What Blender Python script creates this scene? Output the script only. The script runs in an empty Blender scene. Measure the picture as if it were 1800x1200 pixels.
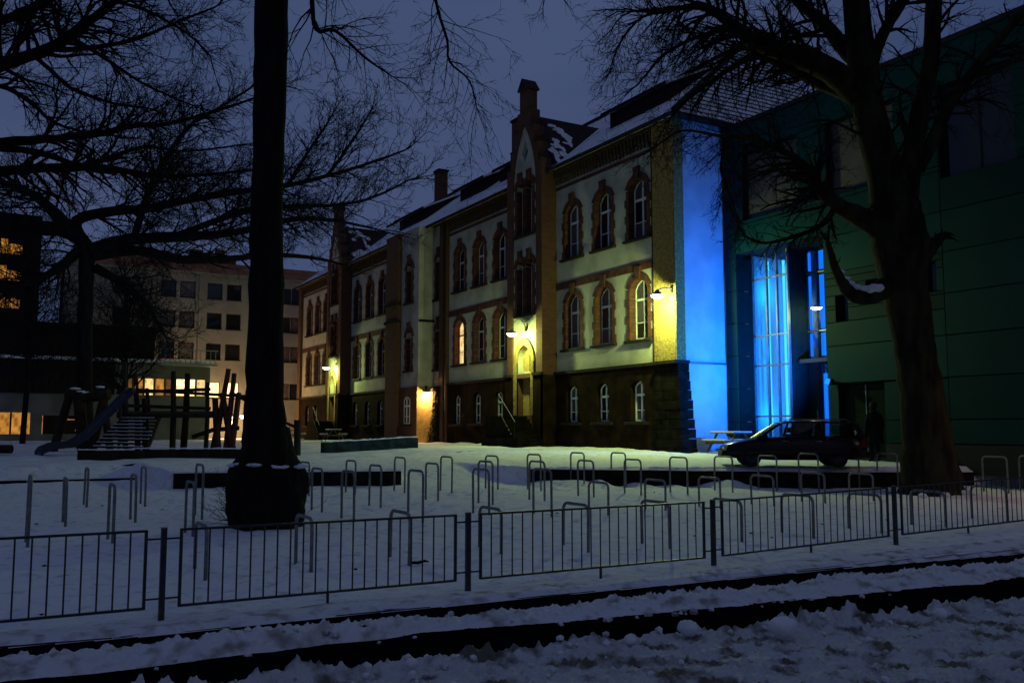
import bpy, bmesh, math, random
import numpy as np
from mathutils import Matrix, Vector
from mathutils.geometry import tessellate_polygon

scene = bpy.context.scene
COL = scene.collection
R = math.radians
random.seed(7)
rng = np.random.default_rng(5)

# ------------------------------------------------------------------ camera
F_PX, W_PX = 1600.0, 1800.0
YAW, PIT, CAM_H = R(29.6), math.atan(155 / 1600), 1.8
cam_d = bpy.data.cameras.new('camera')
cam = bpy.data.objects.new('camera', cam_d)
COL.objects.link(cam)
cam_d.sensor_width = 36.0
cam_d.lens = 36.0 * F_PX / W_PX
cam_d.clip_start, cam_d.clip_end = 0.1, 3000
cam.location = (0, 0, CAM_H)
cam.rotation_euler = (R(90) + PIT, 0, -YAW)
scene.camera = cam

# ------------------------------------------------------------------ world, sun, exposure
world = bpy.data.worlds.new('World')
scene.world = world
world.use_nodes = True
wn, wl = world.node_tree.nodes, world.node_tree.links
wn.clear()
w_out = wn.new('ShaderNodeOutputWorld')
w_bg = wn.new('ShaderNodeBackground')
w_sky = wn.new('ShaderNodeTexSky')
w_sky.sky_type = 'NISHITA'
w_sky.sun_disc = False
w_sky.sun_elevation = R(-3.0)
w_sky.sun_rotation = R(200)
w_sky.altitude = 100
w_tc = wn.new('ShaderNodeTexCoord')
w_noise = wn.new('ShaderNodeTexNoise')
w_noise.inputs['Scale'].default_value = 1.5
w_noise.inputs['Detail'].default_value = 4
w_ramp = wn.new('ShaderNodeValToRGB')
w_ramp.color_ramp.elements[0].position = 0.33
w_ramp.color_ramp.elements[0].color = (0.030, 0.050, 0.123, 1)
w_ramp.color_ramp.elements[1].position = 0.68
w_ramp.color_ramp.elements[1].color = (0.054, 0.079, 0.168, 1)
w_sc = wn.new('ShaderNodeVectorMath')
w_sc.operation = 'SCALE'
w_sc.inputs['Scale'].default_value = 0.05
w_add = wn.new('ShaderNodeVectorMath')
w_add.operation = 'ADD'
w_map = wn.new('ShaderNodeMapping'); w_map.inputs['Scale'].default_value = (1.0, 1.0, 2.2)
wl.new(w_tc.outputs['Generated'], w_map.inputs['Vector']); wl.new(w_map.outputs['Vector'], w_noise.inputs['Vector'])
wl.new(w_noise.outputs['Fac'], w_ramp.inputs['Fac'])
wl.new(w_sky.outputs['Color'], w_sc.inputs[0])
wl.new(w_sc.outputs['Vector'], w_add.inputs[0])
wl.new(w_ramp.outputs['Color'], w_add.inputs[1])
wl.new(w_add.outputs['Vector'], w_bg.inputs['Color'])
w_bg.inputs['Strength'].default_value = 1.0
wl.new(w_bg.outputs['Background'], w_out.inputs['Surface'])

sun_d = bpy.data.lights.new('sun', 'SUN')
sun_d.energy = 0.05
sun_d.angle = R(60)
sun_d.color = (1.0, 0.80, 0.60)
sun = bpy.data.objects.new('sun', sun_d)
COL.objects.link(sun)
sun.rotation_euler = (R(38), 0, R(-10))

vs = scene.view_settings
vs.view_transform, vs.look, vs.exposure, vs.gamma = 'Standard', 'None', 0.0, 1.0
vs.use_curve_mapping = False
scene.render.engine = 'CYCLES'
scene.cycles.use_denoising = True
scene.cycles.max_bounces = 6
scene.cycles.transparent_max_bounces = 12
scene.cycles.sample_clamp_indirect = 3.0
scene.cycles.caustics_reflective = False
scene.cycles.caustics_refractive = False

# ------------------------------------------------------------------ pixel -> world
FW = np.array([math.sin(YAW) * math.cos(PIT), math.cos(YAW) * math.cos(PIT), math.sin(PIT)])
RT = np.array([math.cos(YAW), -math.sin(YAW), 0.0])
UP = np.cross(RT, FW)
CAMP = np.array([0, 0, CAM_H])
def ray(x, y): return FW + RT * (x - 900) / F_PX + UP * (600 - y) / F_PX
def onX(x, y, c): r = ray(x, y); return CAMP + r * (c / r[0])
def onY(x, y, c): r = ray(x, y); return CAMP + r * (c / r[1])
def onZ(x, y, c): r = ray(x, y); return CAMP + r * ((c - CAM_H) / r[2])
def atd(x, y, d): return CAMP + ray(x, y) * d

def sstep(t):
    t = np.clip(t, 0, 1)
    return t * t * (3 - 2 * t)

# ------------------------------------------------------------------ noise (vectorised value noise)
_perm = rng.permutation(512)
_val = rng.random(512)
def vnoise(x, y, s=0):
    x = np.asarray(x, float); y = np.asarray(y, float)
    xi, yi = np.floor(x).astype(int), np.floor(y).astype(int)
    fx, fy = x - xi, y - yi
    fx = fx * fx * (3 - 2 * fx); fy = fy * fy * (3 - 2 * fy)
    def h(a, b): return _val[(_perm[(a + 131 * s) % 512] + b * 7) % 512]
    return (h(xi, yi) * (1 - fx) + h(xi + 1, yi) * fx) * (1 - fy) + (h(xi, yi + 1) * (1 - fx) + h(xi + 1, yi + 1) * fx) * fy
def fbm(x, y, o=4, s=0):
    a, t, n = 0.5, 0, 0
    for k in range(o):
        t = t + a * vnoise(x * 2 ** k, y * 2 ** k, s + k); n += a; a *= 0.5
    return t / n

# ------------------------------------------------------------------ materials
MATS = {}
def mat(name, base, rough=0.7, spec=0.3, var=0.0, scale=4.0, col2=None, bump=0.0, bscale=20.0, metal=0.0, emit=None, estr=0.0, stretch=None, lo=0.4, hi=0.62):
    m = bpy.data.materials.new(name); m.use_nodes = True
    nt = m.node_tree; n, l = nt.nodes, nt.links
    b = n['Principled BSDF']
    b.inputs['Base Color'].default_value = (*base, 1)
    b.inputs['Roughness'].default_value = rough
    b.inputs['Specular IOR Level'].default_value = spec
    b.inputs['Metallic'].default_value = metal
    if var or col2 or bump:
        tc = n.new('ShaderNodeTexCoord'); mp = n.new('ShaderNodeMapping')
        l.new(tc.outputs['Object'], mp.inputs['Vector'])
        if stretch: mp.inputs['Scale'].default_value = stretch
    if var or col2:
        nz = n.new('ShaderNodeTexNoise'); nz.inputs['Scale'].default_value = scale; nz.inputs['Detail'].default_value = 6
        l.new(mp.outputs['Vector'], nz.inputs['Vector'])
        rp = n.new('ShaderNodeValToRGB')
        rp.color_ramp.elements[0].position = lo; rp.color_ramp.elements[1].position = hi
        c2 = col2 if col2 else tuple(c * (1 - var) for c in base)
        rp.color_ramp.elements[0].color = (*c2, 1); rp.color_ramp.elements[1].color = (*base, 1)
        l.new(nz.outputs['Fac'], rp.inputs['Fac']); l.new(rp.outputs['Color'], b.inputs['Base Color'])
    if bump:
        bz = n.new('ShaderNodeTexNoise'); bz.inputs['Scale'].default_value = bscale; bz.inputs['Detail'].default_value = 5
        l.new(mp.outputs['Vector'], bz.inputs['Vector'])
        bp = n.new('ShaderNodeBump'); bp.inputs['Strength'].default_value = bump; bp.inputs['Distance'].default_value = 0.03
        l.new(bz.outputs['Fac'], bp.inputs['Height']); l.new(bp.outputs['Normal'], b.inputs['Normal'])
    if emit:
        b.inputs['Emission Color'].default_value = (*emit, 1); b.inputs['Emission Strength'].default_value = estr
    MATS[name] = m
    return m

def brick_mat(name, c1, c2, mortar, sx=0.26, sz=0.08):
    m = mat(name, c1, 0.85, 0.2)
    nt = m.node_tree; n, l = nt.nodes, nt.links
    b = n['Principled BSDF']
    tc = n.new('ShaderNodeTexCoord'); sep = n.new('ShaderNodeSeparateXYZ'); cmb = n.new('ShaderNodeCombineXYZ'); ad = n.new('ShaderNodeMath')
    ad.operation = 'ADD'
    l.new(tc.outputs['Object'], sep.inputs[0]); l.new(sep.outputs['X'], ad.inputs[0]); l.new(sep.outputs['Y'], ad.inputs[1])
    l.new(ad.outputs[0], cmb.inputs['X']); l.new(sep.outputs['Z'], cmb.inputs['Y'])
    br = n.new('ShaderNodeTexBrick')
    br.inputs['Scale'].default_value = 1.0; br.inputs['Brick Width'].default_value = sx; br.inputs['Row Height'].default_value = sz
    br.inputs['Mortar Size'].default_value = 0.008
    br.inputs['Color1'].default_value = (*c1, 1); br.inputs['Color2'].default_value = (*c2, 1); br.inputs['Mortar'].default_value = (*mortar, 1)
    l.new(cmb.outputs[0], br.inputs['Vector']); l.new(br.outputs['Color'], b.inputs['Base Color'])
    bp = n.new('ShaderNodeBump'); bp.inputs['Strength'].default_value = 0.6; bp.inputs['Distance'].default_value = 0.01; bp.invert = True
    l.new(br.outputs['Fac'], bp.inputs['Height']); l.new(bp.outputs['Normal'], b.inputs['Normal'])
    return m

def glass_mat(name, refl=0.12, tint=(0.9, 0.95, 1.0), rough=0.02):
    m = bpy.data.materials.new(name); m.use_nodes = True
    nt = m.node_tree; n, l = nt.nodes, nt.links
    n.clear()
    o = n.new('ShaderNodeOutputMaterial'); t = n.new('ShaderNodeBsdfTransparent'); g = n.new('ShaderNodeBsdfGlossy'); mx = n.new('ShaderNodeMixShader')
    fr = n.new('ShaderNodeFresnel'); fr.inputs['IOR'].default_value = 1.5
    ma = n.new('ShaderNodeMath'); ma.operation = 'ADD'; ma.inputs[1].default_value = refl
    t.inputs['Color'].default_value = (*tint, 1); g.inputs['Roughness'].default_value = rough
    ge = n.new('ShaderNodeNewGeometry'); inv = n.new('ShaderNodeMath'); inv.operation = 'SUBTRACT'; inv.inputs[0].default_value = 1.0
    mu = n.new('ShaderNodeMath'); mu.operation = 'MULTIPLY'
    l.new(ge.outputs['Backfacing'], inv.inputs[1]); l.new(fr.outputs[0], ma.inputs[0])
    l.new(ma.outputs[0], mu.inputs[0]); l.new(inv.outputs[0], mu.inputs[1]); l.new(mu.outputs[0], mx.inputs['Fac'])
    l.new(t.outputs[0], mx.inputs[1]); l.new(g.outputs[0], mx.inputs[2]); l.new(mx.outputs[0], o.inputs['Surface'])
    MATS[name] = m
    return m

def lit_mat(name, col, s, sc=(2.2, 2.2, 1.4)):
    m = emit_mat(name, col, s); n, l = m.node_tree.nodes, m.node_tree.links
    e = [q for q in n if q.type == 'EMISSION'][0]
    tc = n.new('ShaderNodeTexCoord'); mp = n.new('ShaderNodeMapping'); mp.inputs['Scale'].default_value = sc
    v = n.new('ShaderNodeTexVoronoi'); v.distance = 'CHEBYCHEV'; v.inputs['Scale'].default_value = 1.6
    w = n.new('ShaderNodeTexWave'); w.bands_direction = 'Z'; w.inputs['Scale'].default_value = 3.0; w.inputs['Distortion'].default_value = 1.5
    r1 = n.new('ShaderNodeMapRange'); r1.inputs['To Min'].default_value = 0.25; r1.inputs['To Max'].default_value = 1.35; r1.inputs['From Max'].default_value = 0.8
    r2 = n.new('ShaderNodeMapRange'); r2.inputs['To Min'].default_value = 0.7; r2.inputs['To Max'].default_value = 1.15
    mu = n.new('ShaderNodeMath'); mu.operation = 'MULTIPLY'; m3 = n.new('ShaderNodeMath'); m3.operation = 'MULTIPLY'; m3.inputs[1].default_value = s
    l.new(tc.outputs['Object'], mp.inputs['Vector']); l.new(mp.outputs['Vector'], v.inputs['Vector']); l.new(mp.outputs['Vector'], w.inputs['Vector'])
    l.new(v.outputs['Distance'], r1.inputs['Value']); l.new(w.outputs['Fac'], r2.inputs['Value'])
    l.new(r1.outputs[0], mu.inputs[0]); l.new(r2.outputs[0], mu.inputs[1]); l.new(mu.outputs[0], m3.inputs[0]); l.new(m3.outputs[0], e.inputs['Strength'])
    return m

def emit_mat(name, col, s):
    m = bpy.data.materials.new(name); m.use_nodes = True
    nt = m.node_tree; n, l = nt.nodes, nt.links
    n.clear()
    o = n.new('ShaderNodeOutputMaterial'); e = n.new('ShaderNodeEmission')
    e.inputs['Color'].default_value = (*col, 1); e.inputs['Strength'].default_value = s
    l.new(e.outputs[0], o.inputs['Surface']); MATS[name] = m
    return m

mat('snow', (0.80, 0.81, 0.83), 0.75, 0.25, col2=(0.62, 0.63, 0.65), scale=1.3, bump=0.6, bscale=9)
mat('yard_snow', (0.78, 0.79, 0.81), 0.8, 0.2, col2=(0.52, 0.51, 0.49), scale=5.0, bump=0.9, bscale=16, lo=0.28, hi=0.46)
mat('slush', (0.54, 0.55, 0.56), 0.75, 0.25, col2=(0.13, 0.11, 0.09), scale=3.4, bump=1.0, bscale=26, lo=0.37, hi=0.52)
mat('bank_snow', (0.66, 0.67, 0.69), 0.75, 0.25, col2=(0.30, 0.27, 0.25), scale=4.2, bump=0.8, bscale=18, lo=0.33, hi=0.5)
mat('roof_snow', (0.72, 0.74, 0.78), 0.8, 0.2, col2=(0.16, 0.14, 0.14), scale=1.6, bump=0.5, bscale=10, lo=0.30, hi=0.42)
mat('asphalt', (0.006, 0.006, 0.0065), 0.95, 0.0, var=0.4, scale=9, bump=0.4, bscale=60)
mat('kerb_stone', (0.014, 0.013, 0.014), 0.9, 0.1, var=0.4, scale=7, bump=0.5, bscale=30)
mat('plaster', (0.46, 0.44, 0.36), 0.9, 0.1, col2=(0.31, 0.295, 0.235), scale=1.1, bump=0.25, bscale=25, lo=0.30, hi=0.6)
mat('end_plaster', (0.50, 0.52, 0.56), 0.9, 0.05, var=0.18, scale=1.1, bump=0.2, bscale=30)
brick_mat('brick', (0.13, 0.055, 0.026), (0.095, 0.038, 0.019), (0.07, 0.055, 0.045))
mat('brick_plain', (0.09, 0.055, 0.028), 0.85, 0.2, var=0.35, scale=9, bump=0.4, bscale=40)
mat('brick_yellow', (0.36, 0.24, 0.075), 0.85, 0.2, var=0.35, scale=9, bump=0.4, bscale=40)
mat('mortar', (0.10, 0.085, 0.065), 0.95, 0.1, var=0.3, scale=20)
mat('sandstone', (0.115, 0.042, 0.027), 0.85, 0.2, var=0.45, scale=3.5, bump=0.4, bscale=30)
mat('plinth', (0.022, 0.012, 0.007), 0.95, 0.03, var=0.5, scale=1.8, bump=0.6, bscale=18)
mat('plinth_stone', (0.014, 0.012, 0.009), 0.95, 0.03, var=0.5, scale=3, bump=0.8, bscale=14)
mat('dark_trim', (0.03, 0.024, 0.02), 0.9, 0.1, var=0.4, scale=5)
mat('roof_tile', (0.035, 0.022, 0.02), 0.85, 0.2, var=0.5, scale=5, bump=0.5, bscale=18)
mat('window_white', (0.74, 0.76, 0.74), 0.6, 0.3, var=0.15, scale=8)
mat('pane_dark', (0.010, 0.012, 0.014), 0.06, 0.55)
mat('pane_curtain', (0.10, 0.085, 0.10), 0.15, 0.5, var=0.5, scale=5, stretch=(1, 6, 0.4))
mat('green_panel', (0.0006, 0.036, 0.035), 0.6, 0.12, var=0.16, scale=0.6, bump=0.12, bscale=3)
_m = MATS['green_panel']; _n, _l = _m.node_tree.nodes, _m.node_tree.links
_oi = _n.new('ShaderNodeObjectInfo'); _mr = _n.new('ShaderNodeMapRange'); _mr.inputs['To Min'].default_value = 0.72; _mr.inputs['To Max'].default_value = 1.22
_vm = _n.new('ShaderNodeVectorMath'); _vm.operation = 'SCALE'; _b = _n['Principled BSDF']; _src = _b.inputs['Base Color'].links[0].from_socket
_l.new(_oi.outputs['Random'], _mr.inputs['Value']); _l.new(_src, _vm.inputs[0]); _l.new(_mr.outputs[0], _vm.inputs['Scale']); _l.new(_vm.outputs['Vector'], _b.inputs['Base Color'])
mat('green_backing', (0.004, 0.012, 0.010), 0.9, 0.1, var=0.3, scale=4)
mat('grey_blind', (0.10, 0.085, 0.085), 0.8, 0.2, var=0.25, scale=1.2)
mat('alu', (0.16, 0.17, 0.18), 0.45, 0.4, metal=0.6, var=0.2, scale=8)
mat('black_metal', (0.012, 0.012, 0.013), 0.5, 0.3, var=0.2, scale=8)
mat('galv', (0.22, 0.22, 0.21), 0.5, 0.4, metal=0.3, var=0.35, scale=10, bump=0.1, bscale=60)
mat('fence_paint', (0.050, 0.049, 0.050), 0.45, 0.4, metal=0.4, var=0.4, scale=12, bump=0.15, bscale=70)
mat('bark', (0.017, 0.014, 0.011), 0.95, 0.08, var=0.5, scale=6, bump=1.0, bscale=16, stretch=(1, 1, 0.22))
mat('bark_moss', (0.034, 0.031, 0.015), 0.95, 0.08, col2=(0.012, 0.010, 0.008), scale=3.5, bump=1.0, bscale=14, stretch=(1, 1, 0.25))
mat('twig', (0.022, 0.018, 0.016), 0.95, 0.05, var=0.3, scale=5)
mat('apartment', (0.27, 0.265, 0.25), 0.9, 0.1, col2=(0.18, 0.18, 0.175), scale=0.35, bump=0.15, bscale=8, lo=0.3, hi=0.65)
mat('roof_orange', (0.34, 0.13, 0.06), 0.85, 0.15, var=0.4, scale=1.5)
mat('dark_wood', (0.022, 0.018, 0.016), 0.9, 0.1, var=0.5, scale=2, stretch=(4, 4, 0.6))
mat('annex_wall', (0.17, 0.165, 0.15), 0.9, 0.1, var=0.3, scale=0.7)
mat('timber', (0.040, 0.026, 0.017), 0.9, 0.12, var=0.5, scale=4, bump=0.6, bscale=18, stretch=(1, 1, 0.3))
mat('timber_red', (0.075, 0.028, 0.016), 0.9, 0.12, var=0.4, scale=4, bump=0.5, bscale=18)
mat('steel_slide', (0.055, 0.057, 0.06), 0.35, 0.5, metal=0.8, var=0.25, scale=4)
mat('wall_stone', (0.018, 0.015, 0.013), 0.95, 0.08, var=0.5, scale=4, bump=0.6, bscale=15)
mat('moss_wall', (0.030, 0.042, 0.028), 0.95, 0.08, var=0.5, scale=4, bump=0.6, bscale=15)
mat('car_paint', (0.006, 0.0025, 0.0035), 0.25, 0.25)
mat('rubber', (0.010, 0.010, 0.010), 0.85, 0.2)
mat('rim', (0.03, 0.03, 0.032), 0.4, 0.4, metal=0.7)
mat('tail_red', (0.08, 0.005, 0.005), 0.25, 0.5)
mat('lamp_clear', (0.45, 0.45, 0.45), 0.15, 0.5)
mat('coat', (0.008, 0.009, 0.011), 0.9, 0.1, var=0.3, scale=12)
mat('skin', (0.35, 0.20, 0.14), 0.6, 0.3)
mat('hair', (0.012, 0.009, 0.007), 0.8, 0.2)
mat('table_wood', (0.20, 0.15, 0.09), 0.85, 0.15, var=0.4, scale=6, bump=0.4, bscale=20)
mat('leaf_dark', (0.022, 0.030, 0.014), 0.8, 0.2, var=0.5, scale=3)
mat('dead_leaf', (0.08, 0.035, 0.018), 0.9, 0.1, var=0.4, scale=9)
mat('blue_room', (0.72, 0.74, 0.78), 0.8, 0.2, var=0.08, scale=2)
glass_mat('glass_clear', 0.10)
glass_mat('glass_dark', 0.20, tint=(0.75, 0.8, 0.85))
glass_mat('car_glass', 0.0, tint=(0.70, 0.74, 0.78))
lit_mat('lit_warm', (1.0, 0.66, 0.24), 1.5)
lit_mat('lit_warm_bright', (1.0, 0.60, 0.20), 5.0)
lit_mat('lit_orange', (1.0, 0.42, 0.07), 0.55)
lit_mat('lit_dim', (1.0, 0.42, 0.10), 0.16)
emit_mat('bulb_green', (0.90, 1.0, 0.50), 20)
emit_mat('bulb_warm', (1.0, 0.72, 0.34), 16)
emit_mat('blue_tube', (0.04, 0.50, 1.0), 2.2)
emit_mat('blue_panel', (0.004, 0.17, 1.0), 2.2)
emit_mat('blue_dim', (0.003, 0.10, 0.75), 0.35)

# ------------------------------------------------------------------ mesh builder
class MB:
    def __init__(self, M=None):
        self.v, self.f, self.M = [], [], M
    def add(self, vs, fs):
        o = len(self.v)
        if self.M is not None: vs = [tuple(self.M @ Vector(p)) for p in vs]
        self.v += [tuple(float(c) for c in p) for p in vs]
        self.f += [tuple(i + o for i in f) for f in fs]
        return self
    def box(self, a, b):
        x0, y0, z0 = a; x1, y1, z1 = b
        x0, x1 = min(x0, x1), max(x0, x1); y0, y1 = min(y0, y1), max(y0, y1); z0, z1 = min(z0, z1), max(z0, z1)
        return self.add([(x0, y0, z0), (x1, y0, z0), (x1, y1, z0), (x0, y1, z0), (x0, y0, z1), (x1, y0, z1), (x1, y1, z1), (x0, y1, z1)],
                        [(0, 3, 2, 1), (4, 5, 6, 7), (0, 1, 5, 4), (1, 2, 6, 5), (2, 3, 7, 6), (3, 0, 4, 7)])
    def beam(self, p, q, w, h, roll=(0, 0, 1)):
        p, q = Vector(p), Vector(q); d = (q - p).normalized(); u = Vector(roll)
        s = d.cross(u)
        if s.length < 1e-4: s = d.cross(Vector((1, 0, 0)))
        s.normalize(); u = s.cross(d)
        vs = []
        for c in (p, q):
            for a, b in ((-1, -1), (1, -1), (1, 1), (-1, 1)): vs.append(tuple(c + s * a * w / 2 + u * b * h / 2))
        return self.add(vs, [(0, 1, 2, 3), (7, 6, 5, 4), (0, 4, 5, 1), (1, 5, 6, 2), (2, 6, 7, 3), (3, 7, 4, 0)])
    def tube(self, pts, rad, n=8, cap=True):
        pts = [Vector(p) for p in pts]
        if not hasattr(rad, '__len__'): rad = [rad] * len(pts)
        vs, fs = [], []
        d0 = (pts[1] - pts[0]).normalized()
        a = d0.orthogonal().normalized()
        for i, p in enumerate(pts):
            d = (pts[min(i + 1, len(pts) - 1)] - pts[max(i - 1, 0)])
            d = d.normalized() if d.length > 1e-9 else d0
            a = (a - d * a.dot(d))
            a = a.normalized() if a.length > 1e-6 else d.orthogonal().normalized()
            b = d.cross(a)
            for k in range(n):
                t = 2 * math.pi * k / n
                vs.append(tuple(p + (a * math.cos(t) + b * math.sin(t)) * rad[i]))
        for i in range(len(pts) - 1):
            for k in range(n):
                fs.append((i * n + k, i * n + (k + 1) % n, (i + 1) * n + (k + 1) % n, (i + 1) * n + k))
        if cap:
            fs.append(tuple(range(n - 1, -1, -1))); m = (len(pts) - 1) * n
            fs.append(tuple(range(m, m + n)))
        return self.add(vs, fs)
    def lathe(self, c, prof, n=16, axis=2):
        vs, fs = [], []
        for r, h in prof:
            for k in range(n):
                t = 2 * math.pi * k / n; p = [r * math.cos(t), r * math.sin(t)]
                q = [0, 0, 0]; q[axis] = h; q[(axis + 1) % 3] = p[0]; q[(axis + 2) % 3] = p[1]
                vs.append((c[0] + q[0], c[1] + q[1], c[2] + q[2]))
        for i in range(len(prof) - 1):
            for k in range(n): fs.append((i * n + k, i * n + (k + 1) % n, (i + 1) * n + (k + 1) % n, (i + 1) * n + k))
        return self.add(vs, fs)
    def poly(self, outline, to3, d0, d1):
        """prism of a 2D outline; to3(u,v,d) -> xyz"""
        n = len(outline)
        vs = [to3(u, v, d0) for u, v in outline] + [to3(u, v, d1) for u, v in outline]
        tri = tessellate_polygon([[Vector((u, v, 0)) for u, v in outline]])
        fs = [tuple(t) for t in tri] + [tuple(i + n for i in reversed(t)) for t in tri]
        fs += [(i, (i + 1) % n, n + (i + 1) % n, n + i) for i in range(n)]
        return self.add(vs, fs)
    def holed(self, outline, holes, to3, d0, d1):
        """flat wall with holes: front face at d0, reveals back to d1, outer rim to d1"""
        loops = [outline] + holes
        flat = [p for lp in loops for p in lp]
        tri = tessellate_polygon([[Vector((u, v, 0)) for u, v in lp] for lp in loops])
        n = len(flat)
        vs = [to3(u, v, d0) for u, v in flat] + [to3(u, v, d1) for u, v in flat]
        fs = [tuple(t) for t in tri]
        o = 0
        for lp in loops:
            m = len(lp)
            fs += [(o + i, o + (i + 1) % m, n + o + (i + 1) % m, n + o + i) for i in range(m)]
            o += m
        return self.add(vs, fs)
    def build(self, name, m, parent=None, smooth=False, loc=None, kind=None, label=None):
        me = bpy.data.meshes.new(name)
        me.from_pydata(self.v, [], self.f)
        if smooth: me.polygons.foreach_set('use_smooth', [True] * len(me.polygons))
        me.materials.append(MATS[m] if isinstance(m, str) else m)
        bm = bmesh.new(); bm.from_mesh(me); bmesh.ops.recalc_face_normals(bm, faces=bm.faces); bm.to_mesh(me); bm.free()
        me.update()
        return link(name, me, parent, loc, kind, label)

NET = {}
def link(name, me, parent=None, loc=None, kind=None, label=None, rotz=0):
    o = bpy.data.objects.new(name, me); COL.objects.link(o)
    if loc is not None: o.location = loc
    if rotz: o.rotation_euler = (0, 0, rotz)
    if parent is not None:
        o.parent = parent
        if parent.name in NET: o.matrix_parent_inverse = Matrix.Translation(-Vector(NET[parent.name]))
    if kind: o['kind'] = kind
    if label: o['label'] = label
    return o

def thing(name, label, cat, loc=(0, 0, 0), group=None):
    o = bpy.data.objects.new(name, None); COL.objects.link(o)
    o.location = loc; NET[o.name] = tuple(float(c) for c in loc)
    o['label'] = label; o['category'] = cat
    if group: o['group'] = group
    return o
def tag(o, label, cat, group=None):
    o['label'] = label; o['category'] = cat
    if group: o['group'] = group
    return o
def XY(X): return lambda u, v, d: (X + d, u, v)        # walls facing -X: u = Y, v = z, depth = +X
def YX(Y): return lambda u, v, d: (u, Y + d, v)        # walls facing -Y: u = X, v = z, depth = +Y

# ------------------------------------------------------------------ terrain
BX = [-400, 3.9, 4.05, 9.9, 11.6, 13.4, 22.5, 24.6, 60]
BY = [29.6, 29.6, 24.95, 23.7, 23.0, 22.6, 17.4, 16.2, 5]
WX = [-400, 3.9, 4.05, 9.9, 10.6, 12.7, 13.4, 24.6, 60]
WW = [1.6, 1.6, 0.25, 0.25, 4.0, 4.0, 0.25, 0.25, 0.25]
def terrain(X, Y):
    X = np.asarray(X, float); Y = np.asarray(Y, float)
    low = np.clip(0.02 * (Y - 10), 0, 0.30) + np.clip(0.02 * (X - 8), 0, 0.2) * np.clip(1 - (Y - 9) / 9, 0, 1)
    t = Y - np.interp(X, BX, BY)
    L = 30 - 18 * sstep((X - 8) / 8)
    up = 0.72 + 0.33 * np.clip(t / L, 0, 1)
    k = sstep((t - 0.05) / np.interp(X, WX, WW))
    return low + (up - low) * k
def hit(x, y):
    r = ray(x, y); lo, t = 2.0, 2.0
    while t < 150:
        p = CAMP + r * t
        if p[2] < float(terrain(p[0], p[1])): break
        lo = t; t += 0.25
    hi = t
    for _ in range(25):
        mid = (lo + hi) / 2; p = CAMP + r * mid
        if p[2] < float(terrain(p[0], p[1])): hi = mid
        else: lo = mid
    return CAMP + r * hi
def gz(X, Y): return float(terrain(X, Y))

def grid_mesh(name, xs, ys, zf, m, kind='structure', keep=None, label=None):
    Xg, Yg = np.meshgrid(xs, ys)
    Z = zf(Xg, Yg)
    v = np.stack([Xg, Yg, Z], -1).reshape(-1, 3)
    nx, ny = len(xs), len(ys)
    i = np.arange((ny - 1) * (nx - 1)); a = (i // (nx - 1)) * nx + i % (nx - 1)
    f = np.stack([a, a + 1, a + nx + 1, a + nx], -1)
    if keep is not None:
        kv = keep(Xg, Yg).reshape(-1); f = f[kv[f].any(1)]
        used = np.unique(f); remap = np.full(len(v), -1); remap[used] = np.arange(len(used)); v = v[used]; f = remap[f]
    me = bpy.data.meshes.new(name); me.from_pydata(v.tolist(), [], f.tolist())
    me.polygons.foreach_set('use_smooth', [True] * len(me.polygons)); me.materials.append(MATS[m])
    return link(name, me, kind=kind, label=label)

def px_line(pts, z): 
    q = [onZ(x, y, z) for x, y in pts]
    xs = np.array([p[0] for p in q]); ys = np.array([p[1] for p in q])
    s = np.argsort(xs); xs, ys = xs[s], ys[s]
    k0 = (ys[1] - ys[0]) / (xs[1] - xs[0]); k1 = (ys[-1] - ys[-2]) / (xs[-1] - xs[-2])
    return lambda X: np.where(X < xs[0], ys[0] - 0.02 * (X - xs[0]), np.where(X > xs[-1], ys[-1] - 0.03 * (X - xs[-1]), np.interp(X, xs, ys)))
ROAD_Z = -0.13
kerb_y = px_line([(0, 1136), (300, 1112), (600, 1080), (800, 1062), (1000, 1042), (1200, 1024), (1470, 998), (1790, 972)], 0.0)
bank_y = px_line([(60, 1197), (300, 1170), (600, 1133), (800, 1110), (1000, 1096), (1200, 1076), (1500, 1050), (1800, 1021)], ROAD_Z)
slush_y = px_line([(480, 1199), (600, 1184), (720, 1170), (900, 1151), (1050, 1134), (1200, 1117), (1350, 1107), (1500, 1090), (1800, 1064)], ROAD_Z)

def axis(*segs):
    out = []
    for a, b, s in segs: out += list(np.arange(a, b, s))
    return np.array(out)
_fr = np.random.default_rng(12); PRINTS = []
for (x0, y0, x1, y1, n_) in ((2.0, 10.0, 11.5, 22.0, 30), (12.5, 10.2, 11.8, 22.5, 24), (-1.0, 12.5, 9.0, 10.6, 22), (6.0, 19.5, 15.5, 12.0, 24), (3.0, 14.0, 3.8, 26.0, 22), (9.0, 9.9, 17.0, 10.6, 18), (16.0, 11.0, 13.0, 21.0, 20)):
    dx, dy = x1 - x0, y1 - y0; L_ = math.hypot(dx, dy)
    for i in range(n_):
        t_ = (i + _fr.uniform(-0.2, 0.2)) / n_; sd_ = 0.13 if i % 2 else -0.13
        PRINTS.append((x0 + dx * t_ - dy / L_ * sd_ + _fr.normal(0, 0.1), y0 + dy * t_ + dx / L_ * sd_ + _fr.normal(0, 0.1), math.atan2(dy, dx) + _fr.normal(0, 0.2)))
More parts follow.
